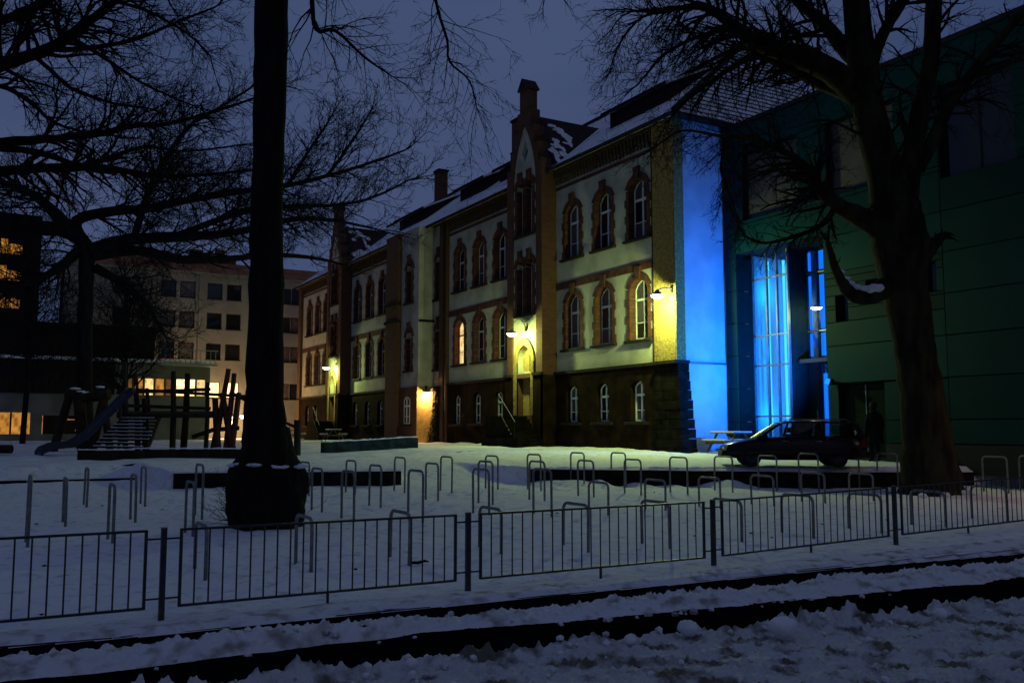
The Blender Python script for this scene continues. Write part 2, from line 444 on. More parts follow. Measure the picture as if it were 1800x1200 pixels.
def prints(X, Y):
    d = np.zeros_like(X)
    for (a, b, th) in PRINTS:
        m = (np.abs(X - a) < 0.4) & (np.abs(Y - b) < 0.4)
        if not m.any(): continue
        u = (X[m] - a) * math.cos(th) + (Y[m] - b) * math.sin(th); v = -(X[m] - a) * math.sin(th) + (Y[m] - b) * math.cos(th)
        e = (u / 0.17) ** 2 + (v / 0.075) ** 2
        d[m] += -0.045 * np.exp(-e ** 2) + 0.014 * np.exp(-((np.sqrt(e) - 1.35) / 0.3) ** 2)
    return d
def yard_z(X, Y):
    z = terrain(X, Y) + prints(X, Y)
    n = (fbm(X * 0.7, Y * 0.7, 4, 3) - 0.5) * 0.10 + (fbm(X * 4, Y * 4, 3, 9) - 0.5) * 0.05
    fade = np.clip((Y - 8.2) / 1.2, 0, 1) * np.clip(1 - (np.abs(Y) - 90) / 60, 0, 1)
    heap = 0.16 * np.exp(-((X - 21.2) / 0.9) ** 2) * np.clip(vnoise(X * 0.9, Y * 0.9, 21) - 0.35, 0, 1) * (Y > 26) * (Y < 76)
    bnd = Y - np.interp(X, BX, BY)
    drift = 0.30 * np.exp(-((bnd + 0.35) / 0.45) ** 2) * (X > 13.2) * (X < 24) * np.clip(fbm(X * 1.1, Y * 0.2, 3, 31) - 0.38, 0, 1) * 2
    z = np.where(Y < 9.0, z * np.clip((Y - 7.5) / 1.5, 0, 1), z)
    return z + n * fade + heap + drift
ky = lambda X, Y: Y > kerb_y(X) + 0.10
grid_mesh('ground', axis((-3, 18, 0.07), (18, 27, 0.13)), axis((7.2, 16, 0.06), (16, 31, 0.10)), yard_z, 'yard_snow', keep=ky)
grid_mesh('yard', axis((-30, -3, 0.9), (-3, 27, 0.5), (27, 60, 3)), axis((30.9, 90, 0.6),), yard_z, 'snow')
grid_mesh('field', axis((-700, -30, 30), (-30, 60, 10), (60, 701, 30)), axis((89.9, 900, 30),), lambda X, Y: 1.02 + 0 * X, 'snow')
grid_mesh('field', axis((-700, -2.9, 20), (-2.9, -2.8, 0.1)), axis((8.6, 31, 2.0),), lambda X, Y: terrain(X, Y) - 0.01, 'snow')
grid_mesh('field', axis((-700, -29.9, 30),), axis((30, 91, 10),), lambda X, Y: terrain(X, Y) - 0.01, 'snow')
grid_mesh('field', axis((26.9, 700, 20),), axis((8.6, 91, 8),), lambda X, Y: 0.6 + 0 * X, 'snow')

road = MB(); road.add([(-700, -700, ROAD_Z), (700, -700, ROAD_Z), (700, 9.6, ROAD_Z), (-700, 9.6, ROAD_Z)], [(0, 1, 2, 3)])
road.build('road', 'asphalt', kind='structure')

kerb = thing('kerb', 'dark granite kerb stones edging the snowy pavement', 'kerb', (5, 8.6, 0)); kerb['kind'] = 'structure'
X = -4.0
while X < 24:
    a, b = X + 0.008, X + 1.0 - 0.008
    mb = MB(); y0, y1 = float(kerb_y(a)), float(kerb_y(b)); jz = random.uniform(-0.008, 0.004)
    mb.add([(a, y0, ROAD_Z - 0.05), (b, y1, ROAD_Z - 0.05), (b, y1 + 0.16, ROAD_Z - 0.05), (a, y0 + 0.16, ROAD_Z - 0.05),
            (a, y0 + 0.02, -0.005 + jz), (b, y1 + 0.02, -0.005 + jz), (b, y1 + 0.16, -0.005 + jz), (a, y0 + 0.16, -0.005 + jz)],
           [(0, 3, 2, 1), (4, 5, 6, 7), (0, 1, 5, 4), (1, 2, 6, 5), (2, 3, 7, 6), (3, 0, 4, 7)])
    mb.build('kerb_stone', 'kerb_stone', kerb)
    X += 1.0
# snow lying over the kerb edge
def lip_z(X, Y):
    e = Y - kerb_y(X)
    edge = 0.035 + 0.05 * (fbm(X * 3, Y * 3, 3, 5) - 0.5)
    return -0.012 + (0.05 + (fbm(X * 6, Y * 6, 3, 8) - 0.5) * 0.03) * sstep((e - edge) / 0.10)
grid_mesh('pavement', axis((-3, 24, 0.05),), axis((7.3, 9.5, 0.04),), lambda X, Y: np.maximum(lip_z(X, Y), -0.2) + np.clip(0.02 * (X - 8), 0, 0.2) * np.clip((Y - kerb_y(X)) * 2, 0, 1),
          'bank_snow', keep=lambda X, Y: (Y > kerb_y(X) + 0.015) & (Y < kerb_y(X) + 0.42))

# ploughed snow bank between kerb and bare asphalt
def bank_z(X, Y):
    a, b = kerb_y(X) - 0.14, bank_y(X)
    t = (a - Y) / np.maximum(a - b, 0.05)
    t = t + (fbm(X * 2.2, Y * 2.2, 3, 13) - 0.5) * 0.22
    prof = sstep(t / 0.22) * sstep((1 - t) / 0.5)
    big = np.clip(fbm(X * 1.3, Y * 1.1, 2, 41) - 0.30, 0, 1) * 2.0
    lump = np.abs(fbm(X * 5.5, Y * 5.5, 4, 17) - 0.5) * 2
    crumb = np.clip(fbm(X * 13, Y * 13, 3, 23) - 0.42, 0, 1)
    return ROAD_Z - 0.03 + prof * (0.035 + 0.080 * big + 0.06 * (1 - lump) + 0.12 * crumb + 0.08 * np.clip(fbm(X * 27, Y * 27, 2, 37) - 0.45, 0, 1))
grid_mesh('snow', axis((-6, -1.2, 0.09), (-1.2, 16, 0.024), (16, 24, 0.09)), axis((6.0, 9.4, 0.022),), bank_z, 'bank_snow', kind='stuff',
          keep=lambda X, Y: (Y < kerb_y(X) + 0.0) & (Y > bank_y(X) - 0.15), label='ridge of ploughed snow lying along the kerb')
# churned slush on the near lane
def slush_z(X, Y):
    t = slush_y(X) - Y + (fbm(X * 3, Y * 3, 3, 51) - 0.5) * 0.22
    rut = sstep((vnoise(X * 0.25, (Y + 0.12 * X) * 2.3, 61) - 0.25) / 0.4)
    lump = np.clip(1 - np.abs(fbm(X * 4.5, Y * 4.5, 4, 71) - 0.5) * 4, 0, 1)
    crumb = np.clip(fbm(X * 14, Y * 14, 3, 95) - 0.40, 0, 1)
    calm = sstep((fbm(X * 0.9, Y * 1.4, 2, 63) - 0.38) / 0.22)
    crumb = crumb * (0.25 + 1.1 * calm)
    edge = np.exp(-((t - 0.13) / 0.12) ** 2) * np.clip(fbm(X * 7, Y * 6, 3, 83) - 0.35, 0, 1) * 0.20
    wob = 0.10 * (fbm(X * 0.8, Y * 0 + 3, 2, 5) - 0.5)
    for c0, w0 in ((0.80, 0.17), (1.55, 0.20), (2.5, 0.22)):
        rut = rut * (1 - 0.92 * np.exp(-((t - c0 + wob) / w0) ** 4))
    track = np.exp(-((t - 0.80 + wob) / 0.15) ** 4) + np.exp(-((t - 1.55 + wob) / 0.18) ** 4) + np.exp(-((t - 2.5 + wob) / 0.2) ** 4)
    return ROAD_Z - 0.03 - 0.026 * track * sstep((fbm(X * 2.2, Y * 5, 3, 77) - 0.36) / 0.2) + sstep(t / 0.08) * (0.055 + rut * (0.045 * lump + 0.13 * crumb) + 0.07 * crumb + 0.10 * np.clip(fbm(X * 26, Y * 26, 2, 99) - 0.45, 0, 1) + edge)
grid_mesh('slush', axis((-5, 0.5, 0.09), (0.5, 12, 0.022), (12, 18, 0.09)), axis((3.4, 7.4, 0.020),), slush_z, 'slush', kind='stuff',
          keep=lambda X, Y: Y < slush_y(X) + 0.05, label='churned dirty slush on the near lane of the road')
grid_mesh('slush', axis((-20, 30, 0.3),), axis((-6, 3.5, 0.2),), lambda X, Y: ROAD_Z - 0.02 + 0.10 * fbm(X * 2, Y * 2, 3, 7), 'slush', kind='stuff', label='dirty snow covering the road')

def rock(c, r, seed, squash=(1, 1, 0.8)):
    bm = bmesh.new(); bmesh.ops.create_icosphere(bm, subdivisions=3, radius=1)
    mb = MB(); vs = []
    for v in bm.verts:
        n = v.co.normalized()
        k = 0.78 + 0.5 * float(fbm(n.x * 2 + seed + 5, n.y * 2 + n.z * 1.7 + 9, 4, seed))
        vs.append((c[0] + n.x * k * r * squash[0], c[1] + n.y * k * r * squash[1], c[2] + n.z * k * r * squash[2]))
    fs = [tuple(v.index for v in f.verts) for f in bm.faces]; bm.free()
    return mb.add(vs, fs)
cl = MB(); _cr = random.Random(9)
for k in range(170):
    x = _cr.uniform(1.2, 10.5); tt = abs(_cr.gauss(0, 0.55)) if k % 3 else _cr.uniform(0, 2.2); y = float(slush_y(np.array(x))) - 0.03 - tt
    if k % 4 == 0: y = float(bank_y(np.array(x))) + _cr.uniform(-0.12, 0.35)
    r = _cr.uniform(0.012, 0.04) * (1.5 if _cr.random() < 0.12 else 1.0)
    z = float(slush_z(np.array([x]), np.array([y]))[0]) if k % 4 else float(bank_z(np.array([x]), np.array([y]))[0])
    bm_ = bmesh.new(); bmesh.ops.create_icosphere(bm_, subdivisions=1, radius=r)
    cl.add([(x + v.co.x * _cr.uniform(0.7, 1.3), y + v.co.y * _cr.uniform(0.7, 1.3), max(z, ROAD_Z) + r * 0.4 + v.co.z * _cr.uniform(0.6, 1.1)) for v in bm_.verts], [tuple(v.index for v in f.verts) for f in bm_.faces]); bm_.free()
o_ = cl.build('snow_crumbs', 'bank_snow', kind='stuff'); o_['label'] = 'small snow crumbs scattered along the slush and bank edges'; o_['category'] = 'snow'
for (px, py, r, sd, lb) in ((1378, 1125, 0.115, 3, 'largest rounded lump of hard snow at the slush edge beside black asphalt'),
                            (1210, 1121, 0.085, 8, 'flatter lump of snow a short way along the slush edge from the largest lump'),
                            (1655, 1090, 0.06, 11, 'small pointed lump of snow far along the slush edge'),
                            (1108, 1136, 0.05, 15, 'small broken snow chunk at the slush edge beside the flatter lump'),
                            (723, 1178, 0.045, 19, 'tiny upright snow chunk standing alone on the wet asphalt edge')):
    p = onZ(px, py, ROAD_Z + 0.05)
    tag(rock((p[0], p[1], ROAD_Z + 0.07 + r * 0.80), r * 1.08, sd).build('snow_lump', 'snow', smooth=True), lb, 'snow lump')

# low retaining walls
def low_wall(name, P, Q, h, label, m='wall_stone', n=12, th=0.30, snow=True):
    P, Q = np.array(P, float), np.array(Q, float)
    t = thing(name, label, 'wall', (P[0], P[1], gz(P[0], P[1] - 0.3)))
    d = (Q - P); L = np.linalg.norm(d); d /= L; nrm = np.array([-d[1], d[0]])
    if nrm[1] < 0: nrm = -nrm
    for i in range(n):
        a, b = P + d * (L * i / n + 0.006), P + d * (L * (i + 1) / n - 0.006)
        zb = min(gz(*(a - nrm * 0.3)), gz(*(b - nrm * 0.3))) - 0.25
        zt = gz(*((a + b) / 2 - nrm * 0.3)) + h + random.uniform(-0.008, 0.008)
        mb = MB(); off = random.uniform(-0.008, 0.008)
        c = [a + nrm * off, b + nrm * off, b + nrm * th, a + nrm * th]
        mb.add([(*p, zb) for p in c] + [(*p, zt) for p in c], [(0, 3, 2, 1), (4, 5, 6, 7), (0, 1, 5, 4), (1, 2, 6, 5), (2, 3, 7, 6), (3, 0, 4, 7)])
        mb.build('block', m, t)
    if snow:
        mb = MB(); k = 40; vs, fs = [], []
        for i in range(k + 1):
            c = P + d * L * i / k; zt = gz(*(c - nrm * 0.3)) + h
            for j, (o, hh) in enumerate(((0.03, 0.004), (0.07, 0.03), (th * 0.5, 0.045), (th, 0.02))):
                q = c + nrm * o; vs.append((q[0], q[1], zt + 0.012 + hh * (0.5 + float(vnoise(i * 0.9, j, 4)))))
        for i in range(k):
            for j in range(3): fs.append((i * 4 + j, i * 4 + j + 1, i * 4 + 4 + j + 1, i * 4 + 4 + j))
        mb.add(vs, fs).build('snow_cap', 'snow', t, smooth=True)
    return t
low_wall('retaining_wall', (4.1, 24.88), (9.9, 23.62), 0.38, 'dark low wall running behind the thick swollen trunk to the snowy ramp', n=12)
low_wall('retaining_wall', (13.4, 22.55), (24.4, 16.27), 0.42, 'dark low wall holding up the yard where the estate car is parked', n=22)
low_wall('yard_kerb', (-12, 29.55), (3.9, 29.55), 0.07, 'thin snow-covered kerb line in the yard below the slide', n=16, th=0.15)

# ------------------------------------------------------------------ school
XF, XG, YC, YE = 22.26, 21.46, 26.49, 75.4
Z0, ZP, ZS, ZE = 1.05, 4.30, 8.30, 13.75
school = thing('school_building', 'old brick and plaster schoolhouse with stepped gables and wall lamps', 'building', (XF, 50, Z0))

def arch_outline(c, w, z0, zs, rise, n=8):
    """rect with arched head: from sill z0 to springing zs, rise above"""
    p = [(c - w / 2, z0), (c + w / 2, z0), (c + w / 2, zs)]
    if rise > 0:
        r = (w * w / 4 + rise * rise) / (2 * rise); cz = zs + rise - r; a = math.asin(min(1, w / 2 / r))
        for i in range(1, n): t = a - 2 * a * i / n; p.append((c + r * math.sin(t), cz + r * math.cos(t)))
    p.append((c - w / 2, zs))
    return p
def lancet(c, w, z0, zs, apex, n=6):
    p = [(c - w / 2, z0), (c + w / 2, z0)]
    r = ((apex - zs) ** 2 + w * w / 4) / w
    a = math.atan2(apex - zs, r - w / 2)
    for i in range(n): t = a * i / n; p.append((c + w / 2 - r + r * math.cos(t), zs + r * math.sin(t)))
    p.append((c, apex))
    for i in range(n - 1, -1, -1): t = a * i / n; p.append((c - w / 2 + r - r * math.cos(t), zs + r * math.sin(t)))
    return p

WTYPES = {}
def window_type(key, w, h, rise, bars=(0.28, 0.66), pointed=False):
    """meshes in local space (x depth, y along, z up), origin at sill centre"""
    zs = h - rise
    out = lancet(0, w, 0, zs, h) if pointed else arch_outline(0, w, 0, zs, rise)
    inn = lancet(0, w - 0.14, 0.07, zs, h - 0.10) if pointed else arch_outline(0, w - 0.14, 0.07, zs, max(rise - 0.06, 0.02))
    to3 = XY(0)
    fr = MB().holed(out, [inn], to3, 0, 0.07)
    fr.box((-0.015, -0.035, 0.07), (0.06, 0.035, h - 0.10))
    zt = h * bars[1]
    fr.box((-0.025, -w / 2 + 0.07, zt - 0.045), (0.06, w / 2 - 0.07, zt + 0.045))
    fr.box((0.005, -w / 2 + 0.07, h * bars[0] - 0.015), (0.05, w / 2 - 0.07, h * bars[0] + 0.015))
    me = fr.build('tmp', 'window_white'); frame = me.data; bpy.data.objects.remove(me)
    panes = []
    for s in (-1, 1):
        for (a, b) in ((0.07, h * bars[0] - 0.015), (h * bars[0] + 0.015, zt - 0.045), (zt + 0.045, None)):
            y0, y1 = (0.035, w / 2 - 0.07) if s > 0 else (-w / 2 + 0.07, -0.035)
            if b is not None: pts = [(y0, a), (y1, a), (y1, b), (y0, b)]
            else:
                def top(y):
                    # height of inner outline at y
                    best = zs
                    for i in range(len(inn)):
                        (u0, v0), (u1, v1) = inn[i], inn[(i + 1) % len(inn)]
                        if min(u0, u1) - 1e-9 <= y <= max(u0, u1) + 1e-9 and abs(u1 - u0) > 1e-9:
                            best = max(best, v0 + (v1 - v0) * (y - u0) / (u1 - u0))
                    return best
                ys = np.linspace(y1, y0, 6)
                pts = [(y0, a), (y1, a)] + [(float(y), top(float(y)) + 0.01) for y in ys]
            ob = MB().poly(pts, to3, 0.03, 0.04).build('tmp', 'pane_dark'); panes.append(ob.data); bpy.data.objects.remove(ob)
    WTYPES[key] = (frame, panes, w, h, rise, zs)
window_type('tall', 1.22, 2.45, 0.42)
window_type('base', 0.88, 1.60, 0.22)
window_type('slim', 0.62, 2.7, 0.5, pointed=True)
window_type('niche', 0.8, 2.4, 0.5, pointed=True)

PANE_VAR = {}
def pane_mesh(me, m):
    k = (me.name, m)
    if k not in PANE_VAR:
        c = me.copy(); c.materials.clear(); c.materials.append(MATS[m]); PANE_VAR[k] = c
    return PANE_VAR[k]
STONES = {}
def stone_mesh(key, fn):
    if key not in STONES:
        o = fn().build('tmp', 'sandstone'); STONES[key] = o.data; bpy.data.objects.remove(o)
    return STONES[key]
def put_window(key, X, Y, z, near=True, surround=True, pane='mix', sill=True, recess=0.26, par=None):
    frame, panes, w, h, rise, zs = WTYPES[key]
    o = link('window', frame, par or school, (X + recess, Y, z))
    for i, p in enumerate(panes):
        m = pane if pane != 'mix' else ('pane_curtain' if random.random() < 0.38 else 'pane_dark')
        q = bpy.data.objects.new('pane', pane_mesh(p, m)); COL.objects.link(q); q.parent = o
    def sub(name, me, loc=(0, 0, 0)):
        q = bpy.data.objects.new(name, me); COL.objects.link(q); q.parent = o; q.location = loc
    if sill:
        def mk(): return MB().add([(-recess - 0.16, -w / 2 - 0.28, -0.13), (-recess - 0.16, w / 2 + 0.28, -0.13), (0.0, w / 2 + 0.28, -0.13), (0.0, -w / 2 - 0.28, -0.13),
                                   (-recess - 0.16, -w / 2 - 0.28, -0.03), (-recess - 0.16, w / 2 + 0.28, -0.03), (-0.002, w / 2 + 0.28, 0.01), (-0.002, -w / 2 - 0.28, 0.01)],
                                  [(0, 3, 2, 1), (4, 5, 6, 7), (0, 1, 5, 4), (1, 2, 6, 5), (2, 3, 7, 6), (3, 0, 4, 7)])
        if ('sill', key, recess) not in STONES:
            ob = mk().build('tmp', 'dark_trim'); STONES[('sill', key, recess)] = ob.data; bpy.data.objects.remove(ob)
        sub('sill', STONES[('sill', key, recess)])
    if surround:
        # jamb stones alternate long and short, then a ring of arch stones and a proud keystone
        parts = []
        nj = 6; hh = zs / nj
        for s in (-1, 1):
            for k in range(nj):
                wd = 0.24 if k % 2 == 0 else 0.15
                y0, y1 = (w / 2 - 0.03, w / 2 + wd) if s > 0 else (-w / 2 - wd, -w / 2 + 0.03)
                parts.append((('jamb', key, s, k), lambda y0=y0, y1=y1, k=k: MB().box((-recess - 0.05, y0, k * hh + 0.006), (-0.003, y1, (k + 1) * hh - 0.006))))
        r = (w * w / 4 + rise * rise) / (2 * rise); cz = zs + rise - r; a = math.asin(min(1, w / 2 / r))
        if key in ('slim', 'niche'): r = w * 0.62; cz = zs; a = R(85)
        na = 5
        for k in range(na):
            t0, t1 = -a + 2 * a * k / na + 0.01, -a + 2 * a * (k + 1) / na - 0.01
            key_st = (k == na // 2)
            ro = r + (0.50 if key_st else 0.24); pr = 0.12 if key_st else 0.05
            ri = r - 0.03
            def mk(t0=t0, t1=t1, ro=ro, ri=ri, pr=pr, ks=key_st):
                e = 0.75 if ks else 1.0
                tm = (t0 + t1) / 2
                q = [(ri * math.sin(t0), cz + ri * math.cos(t0)), (ri * math.sin(t1), cz + ri * math.cos(t1)),
                     (ro * math.sin(tm + (t1 - tm) * e), cz + ro * math.cos(t1)), (ro * math.sin(tm + (t0 - tm) * e), cz + ro * math.cos(t0))]
                return MB().poly(q, XY(0), -recess - pr, -0.003)
            parts.append((('arch', key, k), mk))
        if near:
            for kk, fn in parts: sub('stone', stone_mesh(kk + (recess,), fn))
        else:
            kk = ('ring', key, recess)
            if kk not in STONES:
                mb = MB()
                for _, fn in parts: b = fn(); mb.add(b.v, b.f)
                ob = mb.build('tmp', 'sandstone'); STONES[kk] = ob.data; bpy.data.objects.remove(ob)
            sub('surround', STONES[kk])
    return o

def tall_hole(c, z): return arch_outline(c, 1.24, z, z + 2.45 - 0.42, 0.43)
def base_hole(c): return arch_outline(c, 0.90, 2.13, 2.13 + 1.38, 0.23)
U_Z, L_Z, B_Z = 9.50, 5.40, 2.13

def facade(y0, y1, cs, bases, X=XF, near=True, lit=(), holes=(), holes_up=()):
    up = [tall_hole(c, U_Z) for c in cs] + [tall_hole(c, L_Z) for c in cs]
    MB().holed([(y0, ZP), (y1, ZP), (y1, ZE), (y0, ZE)], up, XY(X), 0, 0.36).build('wall', 'plaster', school)
    MB().holed([(y0, Z0 - 0.5), (y1, Z0 - 0.5), (y1, ZP - 0.02), (y0, ZP - 0.02)], [base_hole(c) for c in bases], XY(X - 0.10), 0, 0.42).build('plinth', 'plinth', school)
    MB().box((X - 0.20, y0, ZP - 0.018), (X + 0.02, y1, ZP + 0.10)).build('plinth_ledge', 'dark_trim', school)
    MB().box((X - 0.05, y0, ZS - 0.16), (X + 0.02, y1, ZS + 0.16)).build('string_course', 'sandstone', school)
    MB().box((X - 0.04, y0, 12.80), (X + 0.02, y1, 12.94)).build('string_course', 'sandstone', school)
    fz = MB(); y = y0 + 0.05
    while y < y1 - 0.1:
        fz.box((X - 0.16, y, 13.25), (X + 0.02, y + 0.11, 13.62)); fz.box((X - 0.08, y, 13.05), (X + 0.02, y + 0.11, 13.25)); y += 0.24
    fz.box((X - 0.20, y0, 13.62), (X + 0.02, y1, ZE)).build('frieze', 'brick_plain', school, kind='stuff')
    for c in cs:
        put_window('tall', X, c, U_Z, near)
        put_window('tall', X, c, L_Z, near, pane='lit_warm' if c in lit else 'mix')
    for c in bases: put_window('base', X - 0.10, c, B_Z, near, surround=False, sill=True, recess=0.22)

facade(27.76, 35.02, (33.65, 31.28, 28.87), (33.65, 31.33, 28.93))
facade(38.32, 46.4, (45.02, 42.68, 40.36), (45.2, 42.8, 40.4), lit=(45.02,))
facade(52.9, 62.75, (61.45, 59.05, 56.7), (61.45, 59.05, 56.7), near=False)
facade(66.05, YE, (72.8, 70.6, 68.5), (72.8, 70.6), near=False)
# slot of main wall beside the drain pipe
MB().holed([(47.3, ZP), (48.45, ZP), (48.45, ZE), (47.3, ZE)], [lancet(47.85, 0.64, 9.4, 11.4, 12.1), lancet(47.85, 0.64, 5.3, 7.5, 8.2)], XY(XF), 0, 0.36).build('wall', 'plaster', school)
MB().box((XF - 0.1, 47.3, Z0 - 0.5), (XF + 0.3, 48.45, ZP)).build('plinth', 'plinth', school)
put_window('slim', XF, 47.85, 9.4, False, sill=True); put_window('slim', XF, 47.85, 5.3, False, sill=True)

def brickwork(name, y0, y1, z0, z1, X, m='brick_plain', bond=0.26, course=0.081, depth=0.05, face='X', Yc=0, parent=None):
    """individual bricks, each proud of a mortar bed"""
    mb = MB(); z = z0; r = 0
    while z < z1 - 0.03:
        y = y0 - (bond / 2 if r % 2 else 0)
        while y < y1 - 0.02:
            a, b = max(y, y0) + 0.005, min(y + bond, y1) - 0.005
            if b - a > 0.03:
                p = random.uniform(-0.006, 0.006)
                if face == 'X': mb.box((X - depth + p, a, z + 0.005), (X + 0.004, b, min(z + course, z1) - 0.005))
                else: mb.box((a, X - depth + p, z + 0.005), (b, X + 0.004, min(z + course, z1) - 0.005))
            y += bond
        z += course; r += 1
    return mb.build(name, m, parent or school, kind='stuff')

# corner pilaster with real bricks, rough battered stone base
MB().box((XF - 0.12, YC, ZP + 0.1), (XF + 0.3, 27.75, ZE)).build('pilaster', 'mortar', school)
brickwork('brickwork', YC, 27.75, ZP + 0.10, ZE, XF - 0.12, 'brick_yellow')
brickwork('brickwork', XF - 0.165, XF + 0.30, ZP + 0.10, ZE, YC, 'brick_yellow', face='Y')
MB().box((XF - 0.32, YC - 0.14, ZP - 0.018), (XF + 0.4, 27.76, ZP + 0.10)).build('plinth_ledge', 'dark_trim', school)
zc = Z0 - 0.3; row = 0
while zc < ZP - 0.05:
    hz = 0.36; t = (zc - Z0) / (ZP - Z0); bat = 0.42 * (1 - t)
    y = YC - bat - 0.05; yend = 27.76
    cuts = [y]; 
    while cuts[-1] < yend: cuts.append(cuts[-1] + random.uniform(0.34, 0.62))
    cuts[-1] = yend
    for i in range(len(cuts) - 1):
        if cuts[i + 1] - cuts[i] < 0.05: continue
        pr = random.uniform(0.0, 0.06)
        MB().box((XF - 0.12 - bat * 0.5 - pr, cuts[i] + (-pr if i == 0 else 0.008), zc + 0.008), (XF + 0.35, cuts[i + 1] - 0.008, min(zc + hz, ZP - 0.02) - 0.008)).build('stone', 'plinth_stone', school)
    zc += hz; row += 1
# end wall, plastered, floodlit
MB().box((XF + 0.31, YC, ZP + 0.06), (24.60, YC + 0.3, ZE)).build('end_wall', 'end_plaster', school)
MB().box((XF + 0.36, YC - 0.03, Z0 - 0.4), (24.60, YC + 0.3, ZP - 0.02)).build('end_wall', 'end_plaster', school)
MB().box((XF + 0.41, YC - 0.08, ZP - 0.018), (24.60, YC + 0.1, ZP + 0.058)).build('plinth_ledge', 'alu', school)
MB().box((24.45, YC + 0.31, 8.0), (36, 27.2, ZE)).build('end_wall', 'plaster', school)
MB().box((XF + 0.4, 75.0, Z0 - 0.5), (36, YE, ZE)).build('end_wall', 'plaster', school)
MB().box((XF + 0.5, 27.3, Z0 - 0.4), (XF + 0.9, 75.0, ZE - 0.05)).build('inner_wall', 'green_backing', school)

# stepped gables on projecting bays
def gable(c, near):
    y0, y1 = c - 1.62, c + 1.62
    hw = 1.62
    steps = [(hw, 14.35), (1.28, 14.35), (1.28, 15.25), (0.94, 15.25), (0.94, 16.15), (0.60, 16.15), (0.60, 17.0)]
    outl = [(c - hw, Z0 - 0.4), (c + hw, Z0 - 0.4)] + [(c + a, z) for a, z in steps] + [(c - a, z) for a, z in reversed(steps)]
    pan = lancet(c, 2.18, ZP + 0.10, 13.2, 16.35, 8)
    door_h = arch_outline(c, 1.62, 2.45, 5.0, 0.0)
    body = MB()
    # brick shell with the tall pointed panel cut out above and the doorway below
    body.holed([p for p in outl], [pan, [(c - 0.66, 2.47), (c + 0.66, 2.47), (c + 0.66, ZP - 0.1), (c - 0.66, ZP - 0.1)]], XY(XG), 0, 0.55)
    body.build('gable_wall', 'brick', school)
    MB().box((XG + 0.10, y0 + 0.004, Z0 - 0.4), (XF + 0.35, y0 + 0.3, ZE)).build('gable_return', 'brick', school)
    MB().box((XG + 0.10, y1 - 0.3, Z0 - 0.4), (XF + 0.35, y1 - 0.004, ZE)).build('gable_return', 'brick', school)
    holes = []
    for z in (11.02, 7.22):
        for dy in (-0.42, 0.42): holes.append(lancet(c + dy, 0.64, z, z + 2.2, z + 2.72))
    dia = [(c, 14.45), (c + 0.28, 15.0), (c, 15.6), (c - 0.28, 15.0)]
    dh = lancet(c, 1.30, ZP + 0.2, 4.95, 5.72, 7)
    MB().holed(lancet(c, 2.17, ZP + 0.105, 13.2, 16.34, 8), holes + [dia, dh], XY(XG + 0.07), 0, 0.34).build('gable_panel', 'plaster', school)
    MB().poly(dia, XY(XG + 0.30), 0, 0.05).build('oculus', 'dark_trim', school)
    for z in (11.02, 7.22):
        for dy in (-0.42, 0.42): put_window('slim', XG + 0.07, c + dy, z, near, sill=False)
        MB().box((XG - 0.06, c - 0.95, z - 0.13), (XG + 0.30, c + 0.95, z - 0.01)).build('window_sill', 'dark_trim', school)
    # doorway: brick arch ring, lit brick jambs, recessed door
    ring = MB(); n = 11
    ro, ri = 0.92, 0.66
    a0 = lancet(c, 2 * ro, 4.3, 4.95, 6.12, 7)[2:-0 or None]; a1 = lancet(c, 2 * ri, 4.3, 4.95, 5.74, 7)[2:]
    for i in range(len(a0) - 1):
        MB().poly([a0[i], a0[i + 1], a1[i + 1], a1[i]], XY(XG), -0.03, 0.30).build('voussoir', 'brick_yellow', school)
    for s in (-1, 1):
        MB().box((XG - 0.03, c + s * ri, 2.47), (XG + 0.06, c + s * ro, 4.94)).build('door_jamb', 'mortar', school)
        if near: brickwork('brickwork', c + (ri if s > 0 else -ro), c + (ro if s > 0 else -ri), 2.47, 4.94, XG - 0.03, 'brick_yellow', depth=0.03)
        else: MB().box((XG - 0.06, c + s * ri, 2.47), (XG - 0.031, c + s * ro, 4.94)).build('door_jamb', 'brick_yellow', school)
    dr = MB().poly(lancet(c, 1.32, 2.45, 4.95, 5.72, 7), XY(XG + 0.34), 0, 0.05).build('door', 'brick_yellow', school, label='ochre painted arched door')
    MB().box((XG + 0.31, c - 0.02, 2.5), (XG + 0.338, c + 0.02, 5.6)).build('door_seam', 'dark_trim', dr)
    MB().tube([(XG + 0.27, c - 0.12, 3.55), (XG + 0.27, c - 0.26, 3.55)], 0.014, 6).build('handle', 'alu', dr)
    # coping slabs on each step, pinnacle
    for s in (-1, 1):
        for a, b, z in ((1.28, 1.62, 14.35), (0.94, 1.28, 15.25), (0.60, 0.94, 16.15)):
            ya, yb = sorted((c + s * a, c + s * b))
            mb = MB(); mb.add([(XG - 0.06, ya - 0.03, z), (XG + 0.62, ya - 0.03, z), (XG + 0.62, yb + 0.05, z), (XG - 0.06, yb + 0.05, z), (XG + 0.28, ya - 0.03, z + 0.30), (XG + 0.28, yb + 0.05, z + 0.30)],
                            [(0, 3, 2, 1), (0, 4, 5, 3), (1, 2, 5, 4), (0, 1, 4), (2, 3, 5)])
            mb.build('coping', 'roof_tile', school)
    MB().box((XG - 0.02, c - 0.33, 16.99), (XG + 0.56, c + 0.33, 18.05)).build('pinnacle', 'brick', school)
    mb = MB(); mb.add([(XG - 0.12, c - 0.43, 18.05), (XG + 0.66, c - 0.43, 18.05), (XG + 0.66, c + 0.43, 18.05), (XG - 0.12, c + 0.43, 18.05), (XG - 0.12, c, 18.62), (XG + 0.66, c, 18.62)],
                    [(0, 3, 2, 1), (0, 1, 5, 4), (2, 3, 4, 5), (0, 4, 3), (1, 2, 5)])
    mb.build('pinnacle_cap', 'roof_tile', school)
